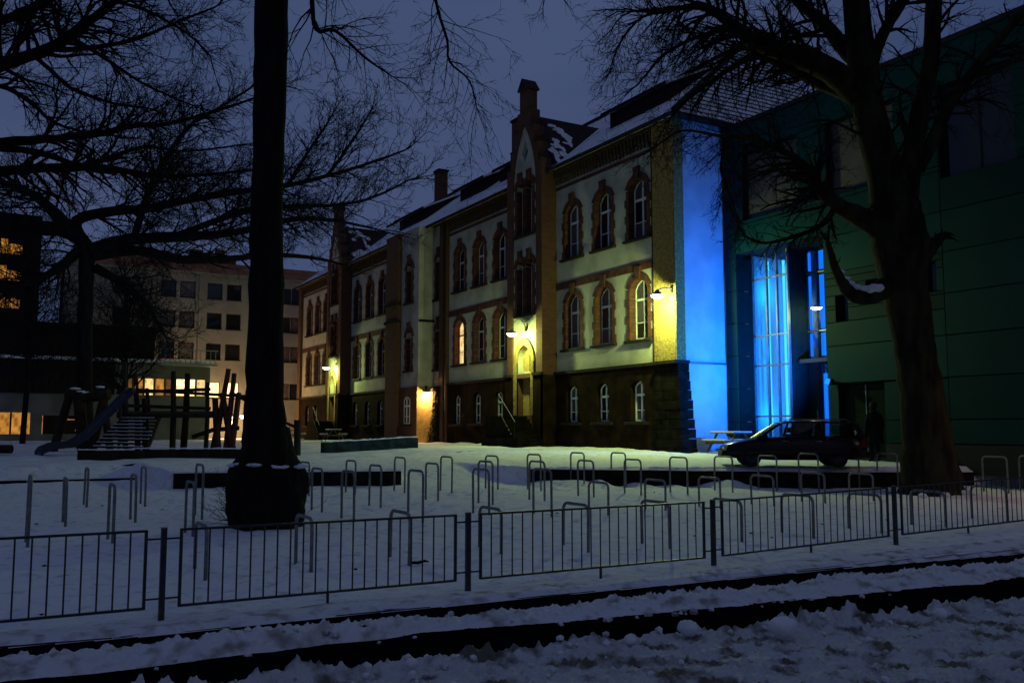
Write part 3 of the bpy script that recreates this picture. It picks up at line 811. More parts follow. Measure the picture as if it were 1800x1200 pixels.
    MB().box((XG - 0.16, y0 - 0.10, ZP - 0.02), (XG + 0.02, c - 0.94, ZP + 0.10)).build('plinth_ledge', 'dark_trim', school)
    MB().box((XG - 0.16, c + 0.94, ZP - 0.02), (XG + 0.02, y1 + 0.10, ZP + 0.10)).build('plinth_ledge', 'dark_trim', school)
    MB().box((XG - 0.09, y0 - 0.05, Z0 - 0.4), (XG - 0.002, c - 0.93, ZP - 0.02)).build('plinth', 'plinth', school)
    MB().box((XG - 0.09, c + 0.93, Z0 - 0.4), (XG - 0.002, y1 + 0.05, ZP - 0.02)).build('plinth', 'plinth', school)
    MB().box((XG - 0.09, y0 - 0.05, Z0 - 0.4), (XF - 0.11, y0 - 0.002, ZP - 0.02)).build('plinth', 'plinth', school)
    # cross roof behind the gable
    zr = 16.9
    ridge_x = 22.0 + (zr - ZE) / 5.3 * 6.86
    for s in (-1, 1):
        e = c + s * 2.1
        mb = MB(); mb.add([(XG + 0.56, c, zr), (ridge_x, c, zr), (22.0, e, ZE + 0.05), (XG + 0.56, e, ZE + 0.05), (XG + 0.56, c, zr - 0.1), (ridge_x, c, zr - 0.1), (22.0, e, ZE - 0.07), (XG + 0.56, e, ZE - 0.07)],
                        [(0, 1, 2, 3), (7, 6, 5, 4), (0, 4, 5, 1), (1, 5, 6, 2), (2, 6, 7, 3), (3, 7, 4, 0)])
        mb.build('cross_roof', 'roof_tile', school)
        # snow patches lying on the cross roof
        sm = MB()
        for _ in range(16):
            u = random.uniform(0.1, 0.95); v = random.uniform(0.12, 0.9)
            lim = ridge_x - (ridge_x - 22.0) * v
            x = XG + 0.7 + (lim - XG - 1.0) * u; y = c + (e - c) * v; z = zr + (ZE + 0.05 - zr) * v
            a, b = random.uniform(0.12, 0.35), random.uniform(0.08, 0.3)
            nrm = Vector((0, s * (zr - ZE), 2.1)).normalized()
            P = Vector((x, y, z)) + nrm * 0.02; du = Vector((1, 0, 0)); dv = nrm.cross(du)
            ring_ = [tuple(P + du * a * math.cos(t) * random.uniform(0.6, 1.2) + dv * b * math.sin(t) * random.uniform(0.6, 1.2)) for t in np.linspace(0, 2 * math.pi, 9)[:-1]]
            sm.add(ring_ + [tuple(P + nrm * 0.04)], [(i, (i + 1) % 8, 8) for i in range(8)])
        sm.build('roof_snow', 'snow', school, kind='stuff')
gable(36.64, True)
gable(64.4, False)

# central bay: return wall, niche windows, brick pier
XB = 21.24
MB().holed([(48.42, ZP), (50.98, ZP), (50.98, ZE - 0.02), (48.42, ZE - 0.02)], [lancet(49.75, 0.82, 9.35, 11.25, 11.8), lancet(49.75, 0.82, 5.3, 7.2, 7.75)], XY(XB), 0, 0.34).build('wall', 'plaster', school)
for z in (9.35, 5.3): put_window('niche', XB, 49.75, z, False)
MB().box((XB - 0.08, 48.42, Z0 - 0.4), (XB + 0.3, 50.98, ZP - 0.01)).build('plinth', 'brick', school)
put_window('base', XB - 0.08, 49.75, B_Z, False, surround=False, sill=True, recess=-0.02)
MB().box((XB + 0.005, 48.424, ZP), (XF + 0.3, 48.7, 8.1)).build('return_wall', 'plaster', school)
MB().box((XB + 0.055, 48.47, 8.1), (XF + 0.3, 48.7, ZE - 0.03)).build('return_wall', 'plaster', school)
MB().box((XB + 0.02, 48.36, 8.06), (XF, 48.5, 8.2)).build('string_course', 'dark_trim', school)
MB().box((XB - 0.05, 48.40, Z0 - 0.4), (XF + 0.3, 48.7, ZP - 0.02)).build('return_wall', 'brick_yellow', school, label='pale brick return wall glowing under the warm lamp')
MB().box((XB - 0.25, 50.985, Z0 - 0.4), (XF + 0.3, 52.88, ZE - 0.05)).build('pier', 'brick', school)
MB().box((XB - 0.36, 50.9, 9.3), (XB - 0.1, 52.95, 9.5)).build('pier_ledge', 'dark_trim', school)
MB().box((XB - 0.36, 50.9, 8.25), (XB - 0.1, 52.95, 8.45)).build('pier_ledge', 'dark_trim', school)
MB().box((XF - 0.22, 46.4, Z0 - 0.4), (XF + 0.3, 47.3, ZE - 0.02)).build('pilaster', 'brick', school)
MB().tube([(XF - 0.30, 46.5, Z0), (XF - 0.30, 46.5, ZE - 0.1)], 0.06, 8).build('drain_pipe', 'dark_trim', school)
MB().tube([(XF - 0.10, 27.83, ZP + 0.1), (XF - 0.10, 27.83, ZE - 0.1)], 0.05, 8).build('drain_pipe', 'dark_trim', school)
MB().box((XF - 0.2, YE - 0.7, Z0 - 0.4), (XF + 0.2, YE + 0.01, ZE - 0.02)).build('pilaster', 'brick', school)

# roof: snowy slopes, steep tiled hip, dormers, chimneys
ER, RX, RZ = 21.80, 28.76, 19.10
HIP0, HIP1 = 29.4, 72.4
def slab(pts, th, name, m, par=school, **k):
    P = [Vector(p) for p in pts]; n = (P[1] - P[0]).cross(P[2] - P[0]).normalized()
    if n.z < 0: n = -n
    k_ = len(P); vs = [tuple(p) for p in P] + [tuple(p - n * th) for p in P]
    return MB().add(vs, [tuple(range(k_)), tuple(range(2 * k_ - 1, k_ - 1, -1))] + [(i, (i + 1) % k_, k_ + (i + 1) % k_, k_ + i) for i in range(k_)]).build(name, m, par, **k)
EZ = ZE + 0.06
slab([(ER, 26.05, EZ), (ER, YE + 0.4, EZ), (RX, HIP1, RZ), (RX, HIP0, RZ)], 0.16, 'roof_slope', 'roof_snow')
slab([(2 * RX - ER, 26.05, EZ), (2 * RX - ER, YE + 0.4, EZ), (RX, HIP1, RZ), (RX, HIP0, RZ)], 0.16, 'roof_slope', 'roof_snow')
slab([(ER, YE + 0.4, EZ), (2 * RX - ER, YE + 0.4, EZ), (RX, HIP1, RZ)], 0.16, 'roof_slope', 'roof_snow')
nrow = 22
for i in range(nrow):
    a, b = i / nrow, (i + 1) / nrow
    def L(t, side): return (ER + (RX - ER) * t if side < 0 else 2 * RX - ER - (RX - ER) * t, 26.05 + (HIP0 - 26.05) * t, EZ + (RZ - EZ) * t)
    p0, p1, q1, q0 = L(a, -1), L(a, 1), L(min(b + 0.006, 1), 1), L(min(b + 0.006, 1), -1)
    lift = 0.035
    p0 = (p0[0], p0[1] - lift, p0[2] + lift * 0.5); p1 = (p1[0], p1[1] - lift, p1[2] + lift * 0.5)
    MB().add([p0, p1, q1, q0, (p0[0], p0[1] + 0.08, p0[2] - 0.09), (p1[0], p1[1] + 0.08, p1[2] - 0.09), (q1[0], q1[1] + 0.1, q1[2] - 0.1), (q0[0], q0[1] + 0.1, q0[2] - 0.1)],
             [(0, 1, 2, 3), (7, 6, 5, 4), (0, 4, 5, 1), (1, 5, 6, 2), (2, 6, 7, 3), (3, 7, 4, 0)]).build('tile_course', 'roof_snow', school)
    MB().beam((p0[0], p0[1] - 0.012, p0[2] - 0.05), (p1[0], p1[1] - 0.012, p1[2] - 0.05), 0.015, 0.035).build('course_edge', 'roof_tile', school)
MB().tube([(ER, 26.0, EZ + 0.04), (RX, HIP0, RZ + 0.08)], 0.12, 6).build('hip_ridge', 'roof_tile', school)
MB().tube([(RX, HIP0, RZ + 0.06), (RX, HIP1, RZ + 0.06)], 0.13, 6).build('ridge', 'roof_tile', school)
MB().tube([(ER - 0.06, 26.0, EZ - 0.10), (ER - 0.06, YE + 0.4, EZ - 0.10)], 0.09, 8).build('gutter', 'dark_trim', school)
MB().tube([(ER - 0.06, 25.98, EZ - 0.10), (30, 25.98, EZ - 0.10)], 0.09, 8).build('gutter', 'dark_trim', school)
MB().box((ER + 0.02, 26.1, ZE - 0.02), (XF + 0.02, YE + 0.3, ZE + 0.015)).build('soffit', 'dark_trim', school)
MB().box((XF + 0.02, 26.1, ZE - 0.02), (30, 26.6, ZE + 0.015)).build('soffit', 'dark_trim', school)
def roof_z(X): return EZ + (X - ER) / (RX - ER) * (RZ - EZ)
for (ya, yb) in ((29.2, 33.4), (41.0, 44.0), (45.6, 49.0), (54.0, 58.6), (68.2, 71.5)):
    xa = 24.2; xb = 26.9; za, zb = roof_z(xa), roof_z(xb)
    zt = za + 0.72
    MB().add([(xa, ya, za - 0.1), (xa, yb, za - 0.1), (xa, yb, zt), (xa, ya, zt), (xb, ya, zb + 0.05), (xb, yb, zb + 0.05)],
             [(0, 1, 2, 3), (0, 3, 4), (1, 5, 2), (3, 2, 5, 4)]).build('dormer', 'roof_tile', school)
    slab([(xa - 0.35, ya - 0.25, zt + 0.0), (xa - 0.35, yb + 0.25, zt + 0.0), (xb + 0.1, yb + 0.25, zb + 0.16), (xb + 0.1, ya - 0.25, zb + 0.16)], 0.10, 'dormer_roof', 'roof_snow')
    MB().box((xa - 0.37, ya - 0.26, zt - 0.14), (xa - 0.34, yb + 0.26, zt + 0.02)).build('dormer_fascia', 'dark_trim', school)
for (y, x, h) in ((47.6, 27.6, 1.7), (46.6, 28.2, 1.1), (59.5, 27.8, 1.5)):
    zb = roof_z(x) - 0.3
    MB().box((x - 0.35, y - 0.4, zb), (x + 0.35, y + 0.4, RZ + h)).build('chimney', 'brick', school)
    MB().box((x - 0.42, y - 0.47, RZ + h), (x + 0.42, y + 0.47, RZ + h + 0.16)).build('chimney_cap', 'dark_trim', school)

# stairs and handrails at the gable doors
def stairs(c, lb):
    t = thing('stairs', lb, 'stairs', (20.6, c - 1, Z0))
    MB().box((19.95, c - 0.45, Z0 - 0.4), (XG - 0.1, c + 1.0, 2.42)).build('landing', 'plinth_stone', t)
    n = 8; rise = (2.42 - Z0) / n
    for i in range(n):
        MB().box((19.95, c - 0.45 - 0.22 * (i + 1), Z0 - 0.4), (XG - 0.1, c - 0.455 - 0.22 * i, 2.42 - rise * (i + 0.9))).build('step', 'plinth_stone', t)
    MB().box((19.75, c - 2.4, Z0 - 0.4), (19.94, c + 1.0, 1.45)).build('stair_wall', 'plinth_stone', t)
    for a, b, r in (((c - 0.20, 3.42), (c - 1.72, 2.15), 0.017), ((c - 0.40, 2.52), (c - 1.50, 1.50), 0.011)):
        MB().tube([(19.98, a[0], a[1]), (19.98, b[0], b[1])], r, 8).build('handrail', 'galv', t)
    for (y, z0, z1) in ((c - 0.22, 2.3, 3.41), (c - 1.70, 1.2, 2.17)):
        MB().tube([(19.98, y, z0), (19.98, y, z1)], 0.012, 6).build('rail_post', 'black_metal', t)
stairs(36.64, 'dark stone steps with steel handrails below the brightly lit arched door')
stairs(64.4, 'dark stone steps with thin rails below the yellow-green arched door beyond the playground')

# wall lamps
def wall_lamp(X, Y, z, label, warm=False, goose=True, power=150, out=0.75, facing='X'):
    t = thing('wall_lamp', label, 'lamp', (X, Y, z))
    d = (lambda o, s, h: (X - o, Y + s, z + h)) if facing == 'X' else (lambda o, s, h: (X + s, Y - o, z + h))
    MB().box(d(-0.01, -0.07, 0.15), d(0.05, 0.07, 0.40)).build('mount', 'black_metal', t)
    if goose:
        pts = [d(0.03, 0, 0.3), d(0.12, 0, 0.55), d(0.28, 0, 0.72), d(out * 0.62, 0, 0.70), d(out * 0.9, 0, 0.50), d(out, 0, 0.18)]
    else: pts = [d(0.03, 0, 0.3), d(out * 0.5, 0, 0.32), d(out, 0, 0.2)]
    MB().tube(pts, 0.022, 8).build('arm', 'galv', t)
    c = d(out, 0, 0)
    MB().lathe((c[0], c[1], c[2]), [(0.03, 0.22), (0.07, 0.19), (0.11, 0.12), (0.27, 0.02), (0.28, 0.0), (0.26, 0.0)], 20).build('lamp_shade', 'galv', t, smooth=True)
    MB().lathe((c[0], c[1], c[2]), [(0.001, -0.15), (0.12, -0.13), (0.21, -0.06), (0.25, 0.005), (0.001, 0.02)], 18).build('bulb', 'bulb_warm' if warm else 'bulb_green', t, smooth=True)
    L = bpy.data.lights.new('lamp_light', 'POINT'); L.energy = power; L.shadow_soft_size = 0.10
    L.color = (1.0, 0.60, 0.25) if warm else (0.74, 1.0, 0.26)
    lo = bpy.data.objects.new('lamp_light', L); COL.objects.link(lo); lo.location = (c[0], c[1], c[2] - 0.20)
    lo.parent = t; lo.matrix_parent_inverse = Matrix.Translation(-Vector(t.location))
    return t
wall_lamp(XF - 0.17, 26.62, 6.80, 'bright yellow-green lamp on the brick corner pilaster beside the blue wall', goose=False, power=1150, out=0.72)
wall_lamp(XG - 0.0, 36.45, 6.22, 'gooseneck lamp shining over the arched door with the steel handrail', power=560)
wall_lamp(XG - 0.0, 63.6, 6.25, 'gooseneck lamp over the yellow-green arched door beyond the playground', power=520)
wall_lamp((XB + XF) / 2, 48.40, 3.95, 'warm white lamp on the short return wall above the orange brick', warm=True, goose=False, power=420, out=0.32, facing='Y')

# ------------------------------------------------------------------ modern building
XM = 24.55
modern = thing('modern_building', 'modern annexe clad in dark green panels with a blue lit glazed entrance', 'building', (XM, 18, 1.0))
YN = 9.9
ROWS = [1.38, 2.10, 3.35, 4.60, 5.85, 7.10, 8.35, 9.60, 10.85, 12.10, 13.46]
COLS = [26.42, 25.80, 21.55, 17.05, 13.4, YN]
OPEN = [(21.55, 25.80, 0.6, 8.52),                       # entrance recess
        (22.6, 25.35, 9.75, 12.35), (18.6, 21.3, 9.75, 12.35),
        (14.65, 17.0, 9.35, 12.2), (10.6, 12.9, 9.35, 12.2),
        (19.3, 21.1, 0.9, 3.32), (19.35, 19.85, 5.95, 6.65), (20.6, 21.1, 5.4, 6.3), (17.3, 17.75, 5.95, 6.9)]
def rect_minus(r, holes):
    out = [r]
    for (a0, a1, b0, b1) in holes:
        nx = []
        for (y0, y1, z0, z1) in out:
            if a1 <= y0 or a0 >= y1 or b1 <= z0 or b0 >= z1: nx.append((y0, y1, z0, z1)); continue
            if b0 > z0: nx.append((y0, y1, z0, b0))
            if b1 < z1: nx.append((y0, y1, b1, z1))
            m0, m1 = max(z0, b0), min(z1, b1)
            if a0 > y0: nx.append((y0, a0, m0, m1))
            if a1 < y1: nx.append((a1, y1, m0, m1))
        out = nx
    return [r for r in out if r[1] - r[0] > 0.03 and r[3] - r[2] > 0.03]
for i in range(len(COLS) - 1):
    for j in range(len(ROWS) - 1):
        for (y0, y1, z0, z1) in rect_minus((COLS[i + 1], COLS[i], ROWS[j], ROWS[j + 1]), OPEN):
            MB().box((XM + random.uniform(-0.006, 0.006), y0 + 0.014, z0 + 0.016), (XM + 0.035, y1 - 0.014, z1 - 0.016)).build('panel', 'green_panel', modern)
for (y0, y1, z0, z1) in rect_minus((YN, 26.43, 0.5, 13.44), OPEN):
    MB().box((XM + 0.045, y0, z0), (XM + 0.42, y1, z1)).build('backing_wall', 'green_backing', modern)
for (y0, y1, z0, z1) in rect_minus((YN, 26.42, 0.5, 1.36), OPEN):
    MB().box((XM - 0.01, y0, z0), (XM + 0.04, y1, z1)).build('plinth', 'black_metal', modern)
MB().box((XM - 0.06, YN - 0.05, 13.46), (XM + 0.6, 26.40, 13.62)).build('parapet', 'black_metal', modern)
MB().box((XM + 0.43, YN, 0.5), (44, YN + 0.3, 13.4)).build('side_wall', 'green_panel', modern)
MB().box((XM + 0.43, YN + 0.3, 13.1), (44, 26.1, 13.38)).build('flat_roof', 'roof_snow', modern)
# windows of the upper floor and small ones
def mod_window(y0, y1, z0, z1, pm, split=1, rec=0.22):
    w = MB().holed([(y0 + 0.01, z0 + 0.01), (y1 - 0.01, z0 + 0.01), (y1 - 0.01, z1 - 0.01), (y0 + 0.01, z1 - 0.01)],
                   [[(y0 + 0.07 + (y1 - y0 - 0.08) * k / split, z0 + 0.07), (y0 + 0.01 + (y1 - y0 - 0.08) * (k + 1) / split, z0 + 0.07), (y0 + 0.01 + (y1 - y0 - 0.08) * (k + 1) / split, z1 - 0.07), (y0 + 0.07 + (y1 - y0 - 0.08) * k / split, z1 - 0.07)] for k in range(split)],
                   XY(XM + rec), 0, 0.07).build('window', 'black_metal', modern)
    for k in range(split):
        MB().box((XM + rec + 0.03, y0 + 0.03 + (y1 - y0 - 0.06) * k / split, z0 + 0.03), (XM + rec + 0.045, y0 + 0.03 + (y1 - y0 - 0.06) * (k + 1) / split - 0.01, z1 - 0.03)).build('pane', pm, w)
mod_window(*OPEN[1], 'grey_blind'); mod_window(*OPEN[2], 'grey_blind')
mod_window(*OPEN[3], 'pane_dark', 2); mod_window(*OPEN[4], 'pane_dark', 2)
for o in OPEN[6:]: mod_window(*o, 'pane_dark')
dw = MB().box((XM + 0.26, 19.32, 0.9), (XM + 0.32, 21.08, 3.30)).build('door', 'green_backing', modern)
MB().box((XM + 0.235, 20.18, 0.95), (XM + 0.258, 20.22, 3.28)).build('door_seam', 'alu', dw)
MB().tube([(XM + 0.20, 20.05, 1.9), (XM + 0.20, 20.05, 2.3)], 0.018, 6).build('handle', 'alu', dw)
# entrance recess
XA, XB2 = 25.34, 26.25
YM = 23.95
MB().box((XM + 0.43, 21.55, 8.52), (30, 25.80, 8.8)).build('recess_soffit', 'green_backing', modern)
for k in range(6):
    z0, z1 = ROWS[k] if k else 0.6, ROWS[k + 1]
    MB().box((XM + 0.04, 25.77, z0 + 0.012), (XA + 0.1, 25.80, min(z1, 8.5) - 0.012)).build('jamb_panel', 'green_backing', modern)
MB().box((XM + 0.43, 21.25, 0.5), (30, 21.54, 8.8)).build('recess_wall', 'green_backing', modern)
MB().box((XA + 0.12, 25.82, 0.5), (30, 26.1, 8.8)).build('recess_wall', 'blue_room', modern)
MB().box((29.6, 21.55, 0.5), (29.9, 25.82, 8.5)).build('foyer_wall', 'blue_room', modern)
MB().box((XM - 0.0, 21.56, 0.9), (29.6, 25.79, 1.02)).build('foyer_floor', 'kerb_stone', modern)
# left glazing (in front of the blue stairwell)
trans = (2.30, 4.22, 5.35, 7.55)
mull = (25.74, 25.02, 24.50, YM)
for y in mull: MB().box((XA - 0.03, y - 0.03, 1.02), (XA + 0.07, y + 0.03, 8.50)).build('mullion', 'alu', modern)
for z in trans: MB().box((XA - 0.035, YM + 0.03, z - 0.03), (XA + 0.065, 25.70, z + 0.03)).build('transom', 'alu', modern)
lv = [1.02] + list(trans) + [8.5]
for i in range(3):
    for j in range(len(lv) - 1):
        MB().box((XA + 0.01, mull[i + 1] + 0.03, lv[j] + 0.03), (XA + 0.02, mull[i] - 0.03, lv[j + 1] - 0.03)).build('pane', 'glass_clear', modern)
# stairwell behind it: white columns and blue light tubes
MB().box((28.0, YM - 0.25, 1.02), (28.2, 25.82, 8.5)).build('stair_wall', 'blue_room', modern)
MB().box((XB2 + 0.12, YM - 0.20, 1.02), (28.0, YM - 0.08, 8.5)).build('stair_wall', 'blue_room', modern)
MB().lathe((26.5, 24.62, 1.02), [(0.12, 0), (0.12, 7.48)], 16).build('column', 'blue_room', modern, smooth=True)
MB().lathe((27.2, 25.2, 1.02), [(0.10, 0), (0.10, 7.48)], 16).build('column', 'blue_room', modern, smooth=True)
for z in (3.0, 5.0, 7.0): MB().box((26.0, 24.0, z), (28.0, 24.5, z + 0.14)).build('stair_landing', 'blue_room', modern)
for (x, y, r_) in ((26.2, 24.95, 0.05), (27.4, 24.35, 0.05), (27.0, 25.55, 0.035), (25.75, 24.86, 0.045), (25.72, 24.20, 0.035), (25.9, 25.45, 0.03)):
    MB().lathe((x, y, 1.3), [(0.001, 0), (r_, 0), (r_, 7.0), (0.001, 7.0)], 10).build('tube_slit_glow', 'blue_tube', modern)
def spot(name, loc, target, power, col, size=R(70), blend=0.8, soft=0.2, parent=None):
    L = bpy.data.lights.new(name, 'SPOT'); L.energy = power; L.color = col; L.spot_size = size; L.spot_blend = blend; L.shadow_soft_size = soft
    o = bpy.data.objects.new(name, L); COL.objects.link(o)
    o.location = loc; o.rotation_euler = (Vector(target) - Vector(loc)).to_track_quat('-Z', 'Y').to_euler()
    if parent:
        o.parent = parent; o.matrix_parent_inverse = Matrix.Translation(-Vector(parent.location))
    return o
for (x, y, z) in ((26.1, 25.3, 2.4), (26.1, 24.5, 4.8), (26.1, 25.3, 7.0)):
    L = bpy.data.lights.new('foyer_light', 'POINT'); L.energy = 58; L.color = (0.0, 0.19, 1.0); L.shadow_soft_size = 0.06
    lo = bpy.data.objects.new('foyer_light', L); COL.objects.link(lo); lo.location = (x, y, z)
    lo.parent = modern; lo.matrix_parent_inverse = Matrix.Translation(-Vector(modern.location))
# right glazing, dark, glowing panels put in as lit slits, portal and door below
MB().box((XA + 0.08, YM - 0.06, 1.02), (XB2 + 0.1, YM - 0.0, 8.5)).build('return_panel', 'green_backing', modern)
m2 = (YM - 0.08, 23.05, 21.6)
for y in (YM - 0.1, 23.35, 22.65, 21.62): MB().box((XB2 - 0.03, y - 0.025, 1.02), (XB2 + 0.07, y + 0.025, 8.5)).build('mullion', 'black_metal', modern)
for z in (4.38, 5.42, 7.6): MB().box((XB2 - 0.035, 21.6, z - 0.03), (XB2 + 0.065, YM - 0.1, z + 0.03)).build('transom', 'alu', modern)
for (a, b) in ((23.375, YM - 0.125), (22.675, 23.325), (21.645, 22.625)):
    for (z0, z1) in ((1.05, 4.35), (4.41, 5.39), (5.45, 7.57), (7.63, 8.5)):
        MB().box((XB2 + 0.01, a, z0), (XB2 + 0.02, b, z1)).build('pane', 'glass_dark', modern)
for y0, y1 in ((23.70, 23.83), (23.10, 23.31)):
    for (z0, z1) in ((4.5, 5.35), (5.5, 7.5), (7.7, 8.4)):
        MB().box((XB2 + 0.05, y0, z0), (XB2 + 0.06, y1, z1)).build('tube_slit_glow', 'blue_panel', modern)
MB().box((XB2 + 0.56, 21.55, 1.02), (XB2 + 0.7, YM - 0.21, 8.5)).build('foyer_wall', 'black_metal', modern)
pd = MB().box((26.16, 23.36, 1.02), (26.22, 23.82, 4.2)).build('door', 'black_metal', modern)
MB().tube([(26.12, 23.42, 2.0), (26.12, 23.42, 2.5)], 0.02, 6).build('handle', 'alu', pd)
MB().box((25.6, 21.6, 4.22), (26.2, YM - 0.1, 4.36)).build('canopy', 'black_metal', modern)
MB().box((XB2 + 0.05, 23.05, 1.3), (XB2 + 0.06, 23.26, 3.85)).build('tube_slit_glow', 'blue_panel', modern)  # glowing panel in place of a lit glass slit

# added hanging lamp standing in for the corner lamp's reflection in the glazing
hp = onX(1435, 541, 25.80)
el = thing('reflection_lamp', 'added yellow-green lamp standing in for a reflection in the glazed entrance of the green annexe', 'lamp', tuple(hp))
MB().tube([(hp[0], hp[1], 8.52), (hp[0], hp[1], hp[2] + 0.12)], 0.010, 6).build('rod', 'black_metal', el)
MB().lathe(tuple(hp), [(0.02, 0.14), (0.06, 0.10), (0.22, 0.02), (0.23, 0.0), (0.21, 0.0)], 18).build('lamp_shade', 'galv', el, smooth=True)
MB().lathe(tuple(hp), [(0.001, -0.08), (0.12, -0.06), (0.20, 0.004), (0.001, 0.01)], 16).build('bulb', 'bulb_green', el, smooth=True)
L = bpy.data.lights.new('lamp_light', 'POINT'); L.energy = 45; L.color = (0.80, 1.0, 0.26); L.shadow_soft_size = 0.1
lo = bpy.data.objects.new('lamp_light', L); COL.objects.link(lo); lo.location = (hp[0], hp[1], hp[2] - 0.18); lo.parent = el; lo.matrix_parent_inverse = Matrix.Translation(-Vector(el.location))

# small blue floodlight bracketed to the green facade, aimed at the end wall
fl = thing('floodlight', 'small blue floodlight on the green facade aimed at the plastered end wall', 'floodlight', (24.4, 21.3, 3.4))
FM = Matrix.Translation((24.32, 21.30, 3.42)) @ Matrix.Rotation(R(12), 4, 'Z') @ Matrix.Rotation(R(22), 4, 'X')
MB().beam((24.56, 21.30, 3.42), (24.36, 21.30, 3.42), 0.05, 0.05).build('bracket', 'black_metal', fl)
MB(FM).box((-0.13, -0.10, -0.11), (0.13, 0.05, 0.11)).build('housing', 'black_metal', fl)
MB(FM).box((-0.12, 0.052, -0.10), (0.12, 0.062, 0.10)).build('lens', 'blue_panel', fl)
MB(FM).box((-0.14, -0.112, -0.10), (-0.131, 0.04, 0.10)).build('side_glass', 'blue_panel', fl)
spot('flood_light', (24.28, 21.46, 3.50), (23.3, 26.49, 5.2), 5200, (0.0, 0.165, 1.0), size=R(122), blend=1.0, soft=0.12, parent=fl)

# ------------------------------------------------------------------ far buildings
YA = 82.0
apt = thing('apartment_block', 'pale four storey apartment block with orange roof and dark square windows', 'building', (17, YA, 1.0))
wx = [8.3, 11.95, 13.55, 15.85, 17.5, 20.2, 22.0, 23.3, 25.5]
wz = [13.25, 10.62, 7.92, 4.55]
holes = [[(x, z), (x + 1.28, z), (x + 1.28, z + 1.4), (x, z + 1.4)] for x in wx for z in wz]
MB().holed([(4.5, 0.6), (30, 0.6), (30, 15.35), (4.5, 15.35)], holes, YX(YA), 0, 0.3).build('wall', 'apartment', apt)
for iz, z in enumerate(wz):
    for x in wx:
        w = MB().holed([(x, z), (x + 1.28, z), (x + 1.28, z + 1.4), (x, z + 1.4)], [[(x + 0.07, z + 0.07), (x + 1.21, z + 0.07), (x + 1.21, z + 1.33), (x + 0.07, z + 1.33)]], YX(YA + 0.14), 0, 0.06).build('window', 'dark_trim', apt)
        lit = iz == 3 and 15.5 < x < 19
        MB().box((x + 0.05, YA + 0.17, z + 0.05), (x + 1.23, YA + 0.18, z + 1.35)).build('pane', 'lit_warm_bright' if lit else random.choice(('pane_dark', 'pane_dark', 'pane_curtain')), w)
        MB().box((x - 0.05, YA - 0.06, z - 0.07), (x + 1.33, YA + 0.1, z - 0.005)).build('sill', 'dark_trim', w)
MB().box((4.3, YA - 0.25, 15.35), (30.2, YA + 9, 15.5)).build('eave', 'apartment', apt)
MB().add([(4.3, YA - 0.25, 15.5), (30.2, YA - 0.25, 15.5), (29, YA + 2.4, 16.9), (5.5, YA + 2.4, 16.9), (4.3, YA + 9, 15.5), (30.2, YA + 9, 15.5), (29, YA + 6.5, 16.9), (5.5, YA + 6.5, 16.9)],
         [(0, 1, 2, 3), (3, 2, 6, 7), (7, 6, 5, 4), (0, 3, 7, 4), (1, 5, 6, 2)]).build('roof', 'roof_orange', apt)
for (x, h, w) in ((15.3, 1.1, 0.5), (17.4, 1.3, 0.35), (18.3, 0.8, 0.5), (16.4, 0.9, 1.6)): MB().box((x - w, YA + 2.6, 16.6), (x + w, YA + 3.6, 16.9 + h)).build('chimney', 'brick', apt)
MB().tube([(15.15, YA - 0.08, 1), (15.15, YA - 0.08, 15.3)], 0.07, 6).build('drain_pipe', 'apartment', apt)
MB().box((4.7, YA + 0.4, 0.6), (29.8, YA + 8.6, 15.3)).build('inner_wall', 'green_backing', apt)

YN2 = 72.0
ann = thing('annexe_building', 'low flat roofed annexe with a strip of warm lit windows behind the playground', 'building', (3, YN2, 1.0))
strip = [(8.15 + 0.74 * k, 4.32) for k in range(8)]
holes = [[(x, z), (x + 0.66, z), (x + 0.66, z + 1.3), (x, z + 1.3)] for x, z in strip] + [[(-2.6, 1.5), (2.25, 1.5), (2.25, 3.0), (-2.6, 3.0)], [(3.0, 1.5), (6.3, 1.5), (6.3, 2.8), (3.0, 2.8)]]
MB().holed([(-30, 0.6), (14.3, 0.6), (14.3, 6.75), (-30, 6.75)], holes, YX(YN2), 0, 0.35).build('wall', 'annex_wall', ann)
for k, (x, z) in enumerate(strip):
    w = MB().holed([(x, z), (x + 0.66, z), (x + 0.66, z + 1.3), (x, z + 1.3)], [[(x + 0.04, z + 0.04), (x + 0.62, z + 0.04), (x + 0.62, z + 0.42), (x + 0.04, z + 0.42)], [(x + 0.04, z + 0.48), (x + 0.62, z + 0.48), (x + 0.62, z + 1.26), (x + 0.04, z + 1.26)]], YX(YN2 + 0.1), 0, 0.06).build('window', 'dark_trim', ann)
    m = ('lit_dim', 'lit_orange', 'lit_warm', 'lit_orange', 'lit_dim', 'lit_warm_bright', 'lit_warm_bright', 'lit_warm')[k]
    MB().box((x + 0.03, YN2 + 0.13, z + 0.03), (x + 0.63, YN2 + 0.14, z + 1.27)).build('pane', m, w)
MB().box((-2.6, YN2 + 0.3, 1.5), (2.25, YN2 + 0.34, 3.0)).build('garage_interior', 'lit_orange', ann)
for x in (-1.4, -0.2, 1.0): MB().box((x, YN2 + 0.05, 1.5), (x + 0.12, YN2 + 0.12, 3.0)).build('garage_post', 'dark_trim', ann)
MB().box((3.0, YN2 + 0.3, 1.5), (6.3, YN2 + 0.34, 2.8)).build('garage_interior', 'dark_trim', ann)
for (a_, b_, c_, d_) in ((3.0, 3.05, 1.5, 2.8), (4.3, 5.2, 2.5, 2.55), (4.3, 4.35, 1.7, 2.5), (5.15, 5.2, 1.7, 2.5), (5.5, 6.25, 2.3, 2.36), (6.2, 6.25, 1.6, 2.3)):
    MB().box((a_, YN2 + 0.26, c_), (b_, YN2 + 0.29, d_)).build('frame_glow', 'lit_orange', ann)  # glow painted on as the lit edges of the garage frames
